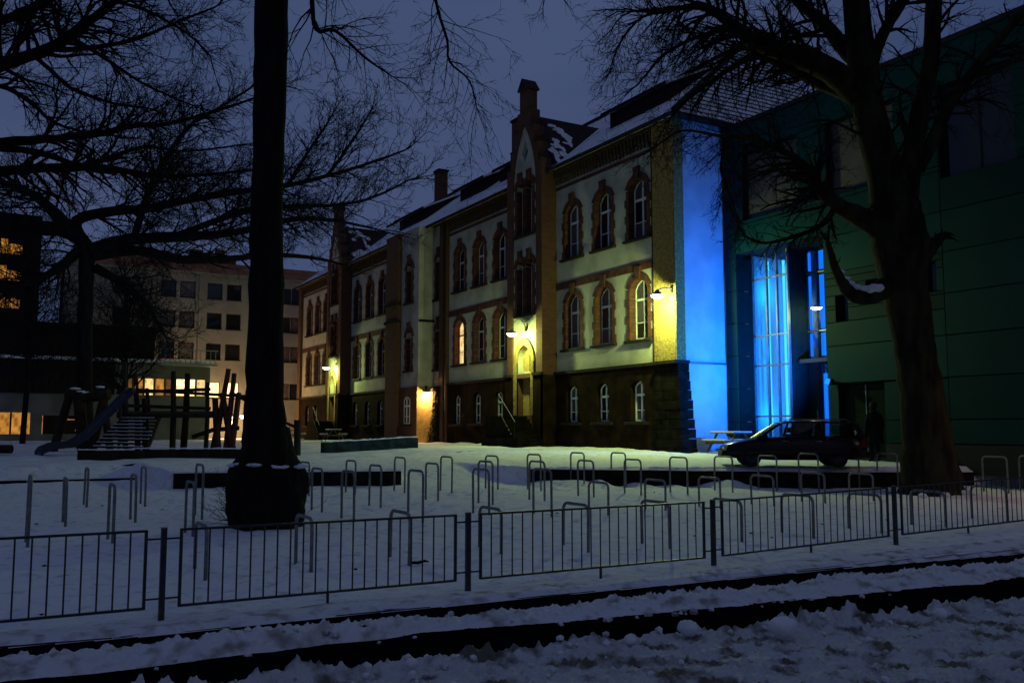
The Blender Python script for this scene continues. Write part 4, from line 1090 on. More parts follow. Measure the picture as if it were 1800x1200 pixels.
MB().box((-30, YN2 - 0.08, 4.35), (7.6, YN2 - 0.003, 6.74)).build('cladding_band', 'dark_wood', ann)
MB().box((-30.2, YN2 - 0.3, 6.75), (14.5, YN2 + 8, 6.98)).build('flat_roof', 'roof_snow', ann)
MB().box((10.4, YN2 - 1.2, 6.55), (14.6, YN2 - 0.301, 6.75)).build('balcony', 'apartment', ann)
for k in range(12): MB().box((10.45 + 0.36 * k, YN2 - 1.18, 6.75), (10.49 + 0.36 * k, YN2 - 1.14, 7.7)).build('baluster', 'alu', ann)
MB().box((10.4, YN2 - 1.2, 7.7), (14.6, YN2 - 1.12, 7.76)).build('handrail', 'alu', ann)
MB().box((-30, YN2 + 0.4, 6.98), (10.3, YN2 + 7, 9.2)).build('upper_storey', 'dark_wood', ann)
for k in range(40): MB().box((-29.8 + k, YN2 + 0.36, 7.0), (-29.8 + k + 0.9, YN2 + 0.397, 9.15)).build('board', 'dark_wood', ann)
MB().box((-30.3, YN2 + 0.1, 9.2), (10.8, YN2 + 7.3, 9.42)).build('flat_roof', 'dark_wood', ann)

tow = thing('tower_block', 'dark distant block with a column of glowing amber windows behind branches', 'building', (-4, 96, 1.0))
tw = [(x, z) for x in (-4.6, -2.4, -0.2) for z in (13.0, 15.6, 18.1)]
MB().holed([(-26, 0.6), (3.2, 0.6), (3.2, 22), (-26, 22)], [[(x, z), (x + 1.9, z), (x + 1.9, z + 1.5), (x, z + 1.5)] for x, z in tw], YX(96), 0, 0.3).build('wall', 'dark_wood', tow)
for x, z in tw:
    w = MB().holed([(x, z), (x + 1.9, z), (x + 1.9, z + 1.5), (x, z + 1.5)], [[(x + 0.06, z + 0.06), (x + 0.62, z + 0.06), (x + 0.62, z + 1.44), (x + 0.06, z + 1.44)], [(x + 0.70, z + 0.06), (x + 1.84, z + 0.06), (x + 1.84, z + 1.0), (x + 0.70, z + 1.0)]], YX(96.1), 0, 0.06).build('window', 'dark_trim', tow)
    MB().box((x + 0.05, 96.13, z + 0.05), (x + 1.85, 96.14, z + 1.45)).build('pane', 'lit_orange', w)
MB().box((-26, 96.31, 0.6), (3.2, 104, 22)).build('rear_wall', 'dark_wood', tow)

# entrance lights and a lamp far behind the playground
def yard_lamp(px, py, d, label, warm='lit_warm_bright', power=260, arm=True):
    p = atd(px, py, d); zb = gz(p[0], p[1])
    t = thing('lamp_post', label, 'lamp', (p[0], p[1], zb))
    MB().tube([(p[0] + 0.25, p[1], zb - 0.1), (p[0] + 0.25, p[1], p[2] + 0.25), (p[0] + 0.12, p[1], p[2] + 0.32), (p[0], p[1], p[2] + 0.16)], [0.05, 0.04, 0.035, 0.03], 8).build('post', 'galv', t)
    MB().lathe((p[0], p[1], p[2]), [(0.001, 0.2), (0.12, 0.17), (0.26, 0.05), (0.26, 0.02)], 14).build('lamp_head', 'galv', t, smooth=True)
    MB().lathe((p[0], p[1], p[2]), [(0.001, -0.30), (0.2, -0.24), (0.30, -0.08), (0.26, 0.02), (0.001, 0.03)], 14).build('bulb', 'bulb_warm', t, smooth=True)
    L = bpy.data.lights.new('lamp_light', 'POINT'); L.energy = power; L.color = (1.0, 0.58, 0.22); L.shadow_soft_size = 0.15
    lo = bpy.data.objects.new('lamp_light', L); COL.objects.link(lo); lo.location = (p[0], p[1] - 0.02, p[2] - 0.5); lo.parent = t; lo.matrix_parent_inverse = Matrix.Translation(-Vector(t.location))
yard_lamp(403, 732, 74, 'glowing warm lamp on a short post behind the leaning poles', power=800)
yard_lamp(428, 730, 77, 'glowing warm lamp at the apartment entrance seen between poles and trunk', power=700)
yard_lamp(52, 727, 66, 'warm lamp over the open garage beyond the slide', power=500)

def assumed_street_lamp(X, Y, H, label, power):
    zb = gz(X, Y); t = thing('assumed_street_lamp', label, 'street lamp', (X, Y, zb))
    MB().tube([(X, Y, zb - 0.2), (X, Y, zb + 1.0), (X, Y, zb + H), (X - 0.15, Y, zb + H + 0.25), (X - 0.6, Y, zb + H + 0.35)], [0.07, 0.06, 0.045, 0.04, 0.035], 10).build('post', 'galv', t)
    MB().box((X - 1.0, Y - 0.12, zb + H + 0.30), (X - 0.5, Y + 0.12, zb + H + 0.40)).build('lamp_head', 'galv', t)
    MB().box((X - 0.97, Y - 0.10, zb + H + 0.27), (X - 0.55, Y + 0.10, zb + H + 0.298)).build('bulb', 'bulb_warm', t)
    spot('lamp_light', (X - 0.76, Y, zb + H + 0.2), (X - 0.9, Y + 0.3, zb), power, (1.0, 0.55, 0.25), size=R(150), blend=0.6, soft=0.15, parent=t)
assumed_street_lamp(23.3, 10.6, 4.6, 'assumed warm street lamp out of view at the street corner of the green annexe', 150)  # unseen lamp, assumed from the warm light on the snow and added for it

# ------------------------------------------------------------------ trees
class Tree:
    def __init__(self, seed, rmin=0.006, droop=0.0, lim=9000, lmin=0.12):
        self.lmin = lmin
        self.r = random.Random(seed); self.big, self.tw = [], MB(); self.rmin, self.droop, self.n, self.lim = rmin, droop, 0, lim
    def limb(self, pts, radii, kids=10, klen=2.4, start=0.2, sides=10, spread=(30, 65), gen=True, kr=0.42):
        """hand-laid limb through 3D points, smoothed; spawns procedural side branches"""
        P = [Vector(p) for p in pts]; fine, fr = [], []
        for i in range(len(P) - 1):
            a, b = P[max(i - 1, 0)], P[i]; c, d = P[i + 1], P[min(i + 2, len(P) - 1)]
            for k in range(4):
                t = k / 4
                q = 0.5 * ((2 * b) + (c - a) * t + (2 * a - 5 * b + 4 * c - d) * t * t + (3 * b - a - 3 * c + d) * t ** 3)
                r = radii[i] + (radii[i + 1] - radii[i]) * t
                j = min(r * 0.16, 0.012)
                fine.append(q + Vector((self.r.uniform(-j, j), self.r.uniform(-j, j), self.r.uniform(-j, j)))); fr.append(r * self.r.uniform(0.94, 1.06))
        fine.append(P[-1]); fr.append(radii[-1])
        mb = MB().tube(fine, fr, sides); self.big.append(mb)
        if gen:
            kids = int(kids * 1.5)
            for k in range(kids):
                t = start + (1 - start) * (k + self.r.random()) / kids
                i = min(int(t * (len(fine) - 1)), len(fine) - 2)
                d = (fine[i + 1] - fine[i]).normalized()
                self.grow(fine[i], self.turn(d, self.r.uniform(*spread)), max(min(fr[i] * kr, 0.06), self.rmin * 1.5), klen * (1.15 - 0.6 * t) * self.r.uniform(0.6, 1.3), 0)
            d = (fine[-1] - fine[-2]).normalized()
            for k in range(3): self.grow(fine[-1], self.turn(d, self.r.uniform(5, 35)), fr[-1] * 0.8, klen * self.r.uniform(0.5, 0.9), 0)
        return fine, fr
    def turn(self, d, ang):
        ax = d.orthogonal().normalized(); ax.rotate(Matrix.Rotation(self.r.uniform(0, 2 * math.pi), 3, d))
        v = d.copy(); v.rotate(Matrix.Rotation(R(ang), 3, ax)); return v
    def grow(self, p, d, r, L, lv):
        if self.n > self.lim or L < self.lmin: return
        self.n += 1
        n = max(3, min(8, int(L / 0.22))); seg = L / n; pts, rad = [p.copy()], [r]; q, v = p.copy(), d.copy()
        for i in range(n):
            w = 0.24
            v = (v + Vector((self.r.uniform(-w, w), self.r.uniform(-w, w), self.r.uniform(-w, w) + self.droop))).normalized()
            q = q + v * seg; pts.append(q.copy()); rad.append(max(r * (1 - 0.75 * (i + 1) / n), self.rmin * 0.55))
        self.tw.tube(pts, rad, 5 if r > 0.03 else 3, cap=False)
        if lv < 4:
            k = max(3, int(L / (0.20 + 0.04 * (3 - lv))))
            k = min(k, 8)
            for j in range(k):
                t = 0.18 + 0.82 * (j + self.r.random()) / k; i = min(int(t * n), n - 1)
                self.grow(pts[i] + (pts[i + 1] - pts[i]) * self.r.random(), self.turn((pts[i + 1] - pts[i]).normalized(), self.r.uniform(25, 60)), max(rad[i] * 0.62, self.rmin), L * self.r.uniform(0.32, 0.62), lv + 1)
    def build(self, name, label, loc, m='bark', group=None):
        t = thing(name, label, 'tree', loc, group)
        for i, b in enumerate(self.big): b.build('trunk' if i == 0 else 'branch', m, t, smooth=True)
        self.tw.build('crown', 'twig', t, kind='stuff')
        return t

def pxs(lst, d):
    """(x, y, width_px, depth offset) list -> points, radii at camera depth d"""
    P, Rr = [], []
    for x, y, w, o in lst:
        P.append(tuple(atd(x, y, d + o))); Rr.append(max(w / 2 * (d + o) / F_PX, 0.006))
    return P, Rr

# tree A: thick straight trunk with swollen base
TA = Tree(11, 0.0045, droop=-0.11, lim=6000)
pA = hit(467, 925); dA = float((pA - CAMP) @ FW)
P, Rr = pxs([(466, 940, 112, 0), (466, 905, 118, 0), (466, 850, 112, 0), (466, 822, 100, 0), (466, 790, 84, 0), (465, 740, 72, 0), (466, 650, 66, 0), (468, 500, 60, 0), (470, 350, 56, 0), (473, 200, 55, 0), (477, 60, 56, 0), (479, -120, 52, 0), (485, -420, 44, 0.3), (490, -750, 30, 0.6)], dA)
P, Rr = P, Rr
TA.limb(P, Rr, gen=False, sides=20)
for l, k, kl in (([(490, -420, 22, 0), (520, -330, 17, -1.0), (545, -160, 13, -1.6), (548, -10, 9, -1.8), (556, 52, 8, -1.8), (590, 55, 6, -1.7), (640, 100, 4.5, -1.6), (690, 135, 2.5, -1.5)], 16, 1.2),
                 ([(500, -640, 20, 0.5), (600, -520, 16, -0.5), (700, -300, 12, -1), (755, -60, 7, -1.2), (770, 20, 5.5, -1.2), (786, 70, 4.5, -1.2), (790, 108, 4, -1.2), (825, 142, 3, -1.2), (838, 190, 2, -1.1)], 16, 1.3),
                 ([(500, -600, 18, 0.5), (700, -620, 14, 0.5), (860, -380, 10, 0.2), (930, -160, 6, 0), (960, -40, 3, 0)], 12, 1.4),
                 ([(470, -500, 20, 0.2), (380, -560, 15, 0.5), (280, -380, 10, 0.6), (240, -160, 6, 0.6), (300, 10, 3, 0.6)], 14, 1.5),
                 ([(485, -300, 14, 0), (540, -240, 8, -0.6), (575, -120, 5, -1), (590, -20, 3, -1.2)], 8, 1.0)):
    P, Rr = pxs(l, dA); TA.limb(P, Rr, kids=k, klen=kl, start=0.45, sides=8)
ta = TA.build('plane_tree', 'thick dark tree trunk with swollen snow-topped base standing by the fence', tuple(pA), 'bark')
# burr-like swollen foot, snow on its shoulder, water shoots
ft = MB(); n = 44
for k in range(1):
    vs, fs = [], []
    prof = [(0.56, -0.25), (0.60, 0.0), (0.64, 0.12), (0.66, 0.25), (0.65, 0.4), (0.67, 0.55), (0.69, 0.68), (0.69, 0.80), (0.66, 0.92), (0.60, 1.02), (0.50, 1.14), (0.42, 1.35), (0.34, 1.7)]
    for i, (r, h) in enumerate(prof):
        for j in range(n):
            a = 2 * math.pi * j / n; rr = r * (0.84 + 0.34 * float(fbm(math.cos(a) * 3 + 7, math.sin(a) * 3 + h * 3.2 + 5, 4, 6)))
            vs.append((pA[0] + rr * math.cos(a), pA[1] + rr * math.sin(a), pA[2] + h + 0.05 * float(vnoise(j * 0.9, i, 3))))
    for i in range(len(prof) - 1):
        for j in range(n): fs.append((i * n + j, i * n + (j + 1) % n, (i + 1) * n + (j + 1) % n, (i + 1) * n + j))
    ft.add(vs, fs)
ft.build('root_burr', 'bark', ta, smooth=True)
sn = MB()
for k in range(26):
    a = random.uniform(0, 2 * math.pi); rr = random.uniform(0.42, 0.66)
    b = rock((pA[0] + rr * math.cos(a), pA[1] + rr * math.sin(a), pA[2] + 1.03 + 0.06 * (0.66 - rr) / 0.2), random.uniform(0.06, 0.12), 30 + k, (1.2, 1.2, 0.35)); sn.add(b.v, b.f)
sn.build('snow_cap', 'snow', ta, smooth=True)
sh = Tree(23, 0.0035, droop=0.10, lim=600)
for k in range(40):
    a = random.uniform(R(100), R(300)); q = Vector((pA[0] + 0.62 * math.cos(a), pA[1] + 0.62 * math.sin(a), pA[2] + random.uniform(0.05, 0.85)))
    sh.grow(q, Vector((math.cos(a), math.sin(a), random.uniform(-0.1, 0.7))).normalized(), 0.008, random.uniform(0.25, 0.6), 2)
sh.tw.build('shoots', 'twig', ta, kind='stuff')

# tree B: forked old tree before the green facade
TB = Tree(5, 0.0062, droop=-0.04, lim=24000)
pB = hit(1640, 868); dB = float((pB - CAMP) @ FW)
P, Rr = pxs([(1640, 885, 130, 0), (1638, 862, 108, 0), (1634, 820, 92, 0), (1626, 740, 80, 0), (1612, 640, 70, 0), (1600, 560, 68, 0), (1588, 490, 84, 0), (1582, 430, 96, 0), (1574, 380, 90, 0), (1560, 320, 62, 0), (1545, 262, 56, 0), (1530, 205, 54, 0), (1516, 110, 50, 0), (1504, 0, 46, 0), (1496, -160, 36, 0.2), (1480, -400, 22, 0.5)], dB)
TB.limb(P, Rr, kids=16, klen=2.2, start=0.55, sides=18)
LB = [([(1586, 400, 60, 0), (1594, 330, 40, 0), (1604, 262, 36, 0.1), (1616, 200, 34, 0.2), (1636, 105, 30, 0.4), (1642, 0, 27, 0.5), (1655, -200, 18, 0.8)], 10, 2.0, 0.35),
      ([(1612, 300, 26, 0.1), (1640, 245, 24, 0.2), (1668, 185, 22, 0.3), (1710, 128, 19, 0.5), (1760, 65, 16, 0.6), (1830, -10, 12, 0.8)], 12, 1.8, 0.3),
      ([(1520, 175, 52, 0), (1470, 132, 46, -0.2), (1425, 108, 40, -0.5), (1370, 88, 34, -0.8), (1320, 70, 26, -1.0), (1272, 32, 19, -1.2), (1232, 12, 13, -1.4), (1180, 16, 8, -1.6), (1120, 20, 5, -1.8)], 32, 2.2, 0.2),
      ([(1500, 160, 40, 0.0), (1440, 140, 34, 0.2), (1390, 118, 24, 0.3), (1330, 98, 14, 0.4), (1270, 130, 9, 0.4), (1215, 170, 6, 0.3), (1180, 205, 3, 0.2)], 24, 1.6, 0.2),
      ([(1512, 110, 36, 0), (1484, 85, 28, 0.3), (1448, 42, 23, 0.6), (1408, 8, 19, 0.8), (1360, -40, 14, 1.0), (1290, -120, 9, 1.2)], 12, 2.0, 0.3),
      ([(1528, 130, 26, 0), (1545, 75, 21, -0.3), (1566, 36, 18, -0.5), (1594, -5, 15, -0.7), (1640, -90, 10, -1)], 10, 1.8, 0.3),
      ([(1552, 405, 46, 0), (1510, 380, 34, -0.2), (1474, 362, 28, -0.5), (1440, 330, 22, -0.7), (1422, 300, 17, -0.9), (1380, 268, 12, -1.1), (1330, 245, 9, -1.3), (1270, 240, 6, -1.5), (1200, 230, 4, -1.6), (1150, 260, 2.5, -1.7)], 50, 1.5, 0.25),
      ([(1470, 362, 12, -0.5), (1445, 395, 9, -0.6), (1400, 415, 7, -0.7), (1345, 427, 5, -0.8), (1310, 415, 4, -0.9), (1290, 380, 3, -0.9)], 28, 0.9, 0.1),
      ([(1275, 240, 6, -1.4), (1268, 300, 5, -1.4), (1285, 350, 4, -1.4), (1300, 395, 2.5, -1.4)], 24, 0.9, 0.1),
      ([(1560, 505, 40, -0.1), (1520, 521, 30, -0.3), (1497, 516, 24, -0.4), (1478, 492, 18, -0.5), (1464, 458, 14, -0.5), (1455, 425, 9, -0.5)], 3, 0.5, 0.7),
      ([(1610, 470, 34, -0.1), (1632, 440, 26, -0.2), (1648, 422, 20, -0.3), (1655, 415, 14, -0.3)], 2, 0.4, 0.8),
      ([(1180, 20, 7, -1.6), (1130, 30, 5, -1.7), (1090, 75, 3.5, -1.7), (1070, 130, 2, -1.7)], 26, 1.1, 0.1),
      ([(1300, 50, 12, -1.0), (1240, 60, 8, -1.2), (1170, 95, 5, -1.3), (1120, 150, 3, -1.4)], 32, 1.3, 0.1)]
for l, k, kl, st in LB:
    P, Rr = pxs(l, dB); TB.limb(P, Rr, kids=k, klen=kl, start=st, sides=10)
tb = TB.build('forked_tree', 'old forked tree with mossy bark standing before the green panelled facade', tuple(pB), 'bark_moss')
sn = MB()
for (x, y, w) in ((1540, 507, 0.20), (1528, 510, 0.20), (1516, 509, 0.18), (1504, 506, 0.17), (1494, 499, 0.14), (1486, 490, 0.12), (1478, 478, 0.10)):
    q = atd(x, y, dB - 0.35); b = rock(tuple(q), w, int(x), (1.0, 1.0, 0.55)); sn.add(b.v, b.f)
sn.build('snow_cap', 'snow', tb, smooth=True)
sn = MB()
for k in range(22):
    q = hit(random.uniform(1622, 1705), random.uniform(858, 874)); b = rock((q[0], q[1], q[2] + 0.03), random.uniform(0.08, 0.16), 60 + k, (1, 1, 0.7)); sn.add(b.v, b.f)
tag(sn.build('snow_heap', 'snow', smooth=True, kind='stuff'), 'crumbly heap of snow at the foot of the old forked tree', 'snow heap')

# tree C: wide spreading tree behind the playground
TC = Tree(31, 0.0135, droop=0.03, lim=34000, lmin=0.30)
dC = 44.0
P, Rr = pxs([(150, 800, 34, 0), (150, 760, 28, 0), (148, 640, 25, 0), (150, 540, 25, 0), (152, 470, 25, 0), (148, 428, 26, 0), (110, 405, 23, 0), (50, 398, 26, -0.5), (-40, 385, 18, -1)], dC)
pC = np.array(P[0]); pC[2] = gz(pC[0], pC[1]); P[0] = (P[0][0], P[0][1], pC[2] - 0.2)
TC.limb(P, Rr, kids=16, klen=2.6, start=0.6, sides=14)
LC = [([(155, 440, 24, 0), (220, 422, 21, -0.4), (300, 417, 20, -0.8), (380, 412, 15, -1.2), (450, 402, 12, -1.5), (520, 385, 9, -1.8), (600, 390, 6, -2), (670, 405, 3, -2)], 30, 1.9),
      ([(158, 450, 22, 0), (240, 440, 18, 0.6), (320, 456, 15, 1.0), (400, 455, 12, 1.4), (480, 448, 9, 1.6), (560, 455, 6, 1.8), (620, 470, 3, 2)], 14, 1.2),
      ([(150, 430, 22, 0), (135, 388, 19, 0.6), (200, 371, 18, 1.0), (255, 367, 15, 1.3), (330, 352, 12, 1.6), (440, 334, 10, 2), (505, 326, 9, 2.2), (575, 309, 7, 2.4), (640, 290, 5, 2.6), (712, 264, 3, 2.8)], 44, 2.3),
      ([(300, 418, 14, -0.6), (380, 388, 11, -0.8), (450, 368, 10, -1.0), (520, 362, 8, -1.2), (600, 360, 6, -1.3), (660, 345, 5, -1.4), (720, 316, 3, -1.4)], 34, 2.0),
      ([(238, 410, 13, -0.4), (258, 345, 11, -0.6), (278, 300, 10, -0.8), (302, 262, 8.5, -1.0), (335, 220, 7, -1.2), (372, 198, 6, -1.4), (440, 155, 4, -1.6)], 30, 1.8),
      ([(120, 400, 24, 0), (70, 350, 16, -0.6), (30, 330, 12, -1), (-50, 300, 8, -1.4)], 18, 2.0),
      ([(575, 310, 7, 2.4), (610, 262, 5, 2.4), (640, 215, 3.5, 2.4), (655, 190, 2, 2.4)], 18, 1.4),
      ([(505, 326, 7, 2.2), (540, 270, 5, 2.1), (570, 225, 4, 2.0), (585, 200, 2, 2.0)], 18, 1.4),
      ([(140, 440, 20, 0), (90, 480, 13, -0.4), (40, 500, 9, -0.6), (-10, 530, 5, -0.8)], 26, 1.5),
      ([(165, 470, 18, 0), (220, 500, 12, 0.4), (262, 540, 8, 0.5), (290, 590, 4, 0.6)], 24, 1.4)]
for l, k, kl in LC:
    P, Rr = pxs(l, dC); TC.limb(P, Rr, kids=k, klen=kl * 1.4, start=0.15, sides=8)
TC.build('spreading_tree', 'wide bare tree with long level boughs behind the slide', tuple(pC), 'bark')

# tree D: tree beside the view, reaching rising and level boughs over the yard
TD = Tree(47, 0.0075, droop=0.0, lim=30000, lmin=0.15)
dD = 24.0
base = atd(-300, 900, dD); base[2] = gz(base[0], base[1])
P, Rr = pxs([(-300, 900, 66, 0), (-295, 700, 56, 0), (-290, 450, 52, 0), (-285, 250, 46, 0), (-280, 50, 40, 0), (-270, -200, 30, 0), (-260, -450, 18, 0)], dD)
P[0] = (P[0][0], P[0][1], base[2] - 0.2)
TD.limb(P, Rr, kids=8, klen=2.5, start=0.6, sides=12)
for l, k, kl in (([(-285, 260, 34, 0), (-120, 170, 28, -0.3), (0, 116, 23, -0.5), (90, 84, 19, -0.6), (150, 42, 16, -0.7), (215, -8, 13, -0.8), (300, -90, 8, -1)], 34, 1.8),
                 ([(-285, 150, 26, 0), (-100, 60, 20, 0.4), (0, 38, 17, 0.6), (80, 4, 14, 0.7), (160, -50, 8, 0.8)], 22, 1.8),
                 ([(85, 88, 11, -0.6), (150, 85, 9, -0.8), (230, 72, 7, -1), (310, 40, 5, -1.2), (380, 12, 3, -1.4)], 24, 1.5),
                 ([(60, 98, 10, -0.6), (85, 120, 8, -0.7), (125, 155, 7, -0.7), (200, 182, 5, -0.8), (260, 190, 3, -0.8)], 22, 1.2),
                 ([(-285, 330, 30, 0), (-120, 262, 22, 0.4), (0, 251, 18, 0.6), (100, 243, 14, 0.8), (187, 233, 11, 0.9), (235, 221, 9, 1.0), (280, 220, 8, 1.1), (355, 203, 6.5, 1.2), (435, 177, 4, 1.3), (500, 150, 2, 1.3)], 46, 1.7),
                 ([(-290, 400, 32, 0), (-120, 318, 22, -0.4), (0, 301, 19, -0.6), (100, 294, 16, -0.7), (187, 296, 13, -0.8), (273, 309, 9, -0.9), (335, 309, 7, -1.0), (440, 300, 4, -1.0)], 40, 1.6),
                 ([(-40, 256, 15, 0.5), (67, 268, 12, 0.3), (133, 289, 10, 0.1), (167, 286, 9, 0.0), (210, 272, 7, 0), (255, 258, 6, 0), (330, 266, 4, 0), (420, 255, 2.5, 0)], 32, 1.4),
                 ([(-120, 180, 14, 0.2), (-20, 150, 10, 0.8), (40, 170, 8, 1.2), (95, 215, 6, 1.4), (160, 235, 4, 1.5)], 22, 1.4),
                 ([(120, 62, 9, -0.6), (180, 100, 7, -0.2), (240, 140, 5, 0.2), (300, 170, 4, 0.4), (350, 190, 2.5, 0.5)], 24, 1.4),
                 ([(200, 2, 8, -0.8), (260, 20, 6, -0.8), (330, 60, 4, -0.8), (370, 100, 2.5, -0.8)], 18, 1.3)):
    P, Rr = pxs(l, dD); TD.limb(P, Rr, kids=k, klen=kl, start=0.3, sides=8)
TD.build('leaning_tree', 'bare tree reaching rising boughs and a dense web of twigs over the yard', tuple(base), 'bark')
# bushy trees in front of the dark blocks
for (x, d, h, sd, lb) in ((40, 50, 11.8, 61, 'dense leafless bush tree in front of the amber windows'), (215, 56, 9.6, 62, 'dense leafless bush tree beside the pale apartment block')):
    q = atd(x, 760, d); zb = gz(q[0], q[1]); T = Tree(sd, 0.016, droop=0.05, lim=9000, lmin=0.55)
    T.limb([(q[0], q[1], zb - 0.2), (q[0] + 0.1, q[1], zb + h * 0.4), (q[0] - 0.1, q[1], zb + h * 0.75), (q[0], q[1], zb + h)], [0.16, 0.13, 0.09, 0.04], kids=46, klen=3.9, start=0.25, sides=8, spread=(35, 80))
    T.build('bush_tree', lb, (q[0], q[1], zb), 'bark')

# ------------------------------------------------------------------ fence
fence = thing('street_fence', 'low dark steel railing of thin upright bars along the pavement', 'fence', (4.75, 9.37, 0))
PX = [-5.5, -2.0, 1.48, 4.75, 8.40, 12.05, 15.6, 19.2]
FY = 9.37
def fz0(X): return max(0.0, 0.02 * (X - 8))
_o = MB().tube([(0, 0, 0), (0, 0, 0.70)], 0.0085, 6).build('tmp', 'fence_paint'); BAR = _o.data; bpy.data.objects.remove(_o)
for i, x in enumerate(PX):
    z = fz0(x)
    MB().box((x - 0.026, FY - 0.026, z - 0.15), (x + 0.026, FY + 0.026, z + 0.86)).build('post', 'fence_paint', fence)
    MB().box((x - 0.029, FY - 0.029, z + 0.86), (x + 0.029, FY + 0.029, z + 0.868)).build('post_cap', 'galv', fence)
for i in range(len(PX) - 1):
    a, b = PX[i] + 0.16, PX[i + 1] - 0.16
    za, zb = fz0(a), fz0(b)
    MB().beam((a, FY, za + 0.84), (b, FY, zb + 0.84), 0.035, 0.022).build('rail', 'fence_paint', fence)
    MB().beam((a, FY, za + 0.12), (b, FY, zb + 0.12), 0.035, 0.022).build('rail', 'fence_paint', fence)
    for x, z in ((a, za), (b, zb)): MB().box((x - 0.014, FY - 0.014, z + 0.11), (x + 0.014, FY + 0.014, z + 0.85)).build('stile', 'fence_paint', fence)
    for x0, x1, zz in ((PX[i] + 0.03, a, za), (b, PX[i + 1] - 0.03, zb)):
        for h in (0.20, 0.76): MB().tube([(x0, FY, zz + h), (x1, FY, zz + h)], 0.010, 6).build('bracket', 'fence_paint', fence)
    n = round((b - a) / 0.137)
    for k in range(1, n):
        x = a + (b - a) * k / n; link('bar', BAR, fence, (x, FY, fz0(x) + 0.13))
    xm = (a + b) / 2; MB().box((xm - 0.012, FY - 0.012, fz0(xm) - 0.1), (xm + 0.012, FY + 0.012, fz0(xm) + 0.12)).build('foot', 'fence_paint', fence)

# ------------------------------------------------------------------ bicycle stands
STANDS = '''48 961 828;115 924.7 839.5;152 891 823;198 954 852;238 917.7 835;255 888.5 821.5;339 942 847.7;355 910.7 817;361 1014.5 924.7;543 871 812.7;566 901 824;
624 868 810;622 917.7 829;669 891 818.5;711 866 804.5;743 918 828;770 881 815;794 865 803;547 1003 910.7;719 989 902.5;860 908 825.5;866 886 811.5;875 861.7 801.5;
951 862 799;957 881.5 811.5;970 909.5 825.5;1027 855 796;1044 874.5 810;1069 905 849;881 970 895.5;1034 968 888;1100 855 796;1127 871 808;1170 897.7 844.5;1209 869.7 804;
1267 893 840.5;1288 866 802.7;1361 889.5 837;1366 862.7 801.5;1440 864 798;1451 885.5 832;1178 961.8 883.7;1304 951 880;1430 944 872;1511 857 797.6;1579 858 797;1536 880 833;
1550 935 870.7;1663 928 865;1772 919.7 856.7;1773 866 803;1838 864 802'''.replace('\n', '')
for s in STANDS.split(';'):
    x, yb, yt = map(float, s.split())
    p = hit(x, yb); top = onX(x, yt, p[0]); H = float(np.clip(top[2] - p[2], 0.5, 1.0))
    X, Y, z = p[0], p[1], p[2]; Wd, rc = 0.68, 0.11
    lean = random.uniform(-0.012, 0.012)
    zf = gz(X, Y + Wd)
    pts = [(X, Y, z - 0.2), (X + lean, Y, z + H - rc)]
    for k in range(1, 5): a = R(90) * k / 5; pts.append((X + lean, Y + rc - rc * math.cos(a), z + H - rc + rc * math.sin(a)))
    pts += [(X + lean, Y + rc, z + H), (X + lean, Y + Wd - rc, z + H)]
    for k in range(1, 5): a = R(90) * k / 5; pts.append((X + lean, Y + Wd - rc + rc * math.sin(a), z + H - rc + rc * math.cos(a)))
    pts += [(X + lean, Y + Wd, z + H - rc), (X, Y + Wd, zf - 0.2)]
    wall_gap = float(np.interp(X, BX, BY)) - Y
    lb, gr = (('grey tubular bicycle stand in the row right behind the street railing', 'bicycle stands behind the railing') if Y < 13.0 else
              ('grey tubular bicycle stand on the playground side of the thick trunk', 'bicycle stands by the playground') if X < 4.2 else
              ('grey tubular bicycle stand right in front of the low wall below the parked car', 'bicycle stands along the car park wall') if X > 13.2 and wall_gap < 2.6 else
              ('grey tubular bicycle stand in the rear row at the foot of the snowy ramp', 'bicycle stands by the ramp') if Y > 19.5 else
              ('grey tubular bicycle stand in the middle rows between the railing and the snowy ramp', 'bicycle stands in the middle rows'))
    tag(MB().tube(pts, 0.024, 8).build('bicycle_stand', 'galv', smooth=True), lb, 'bicycle stand', gr)

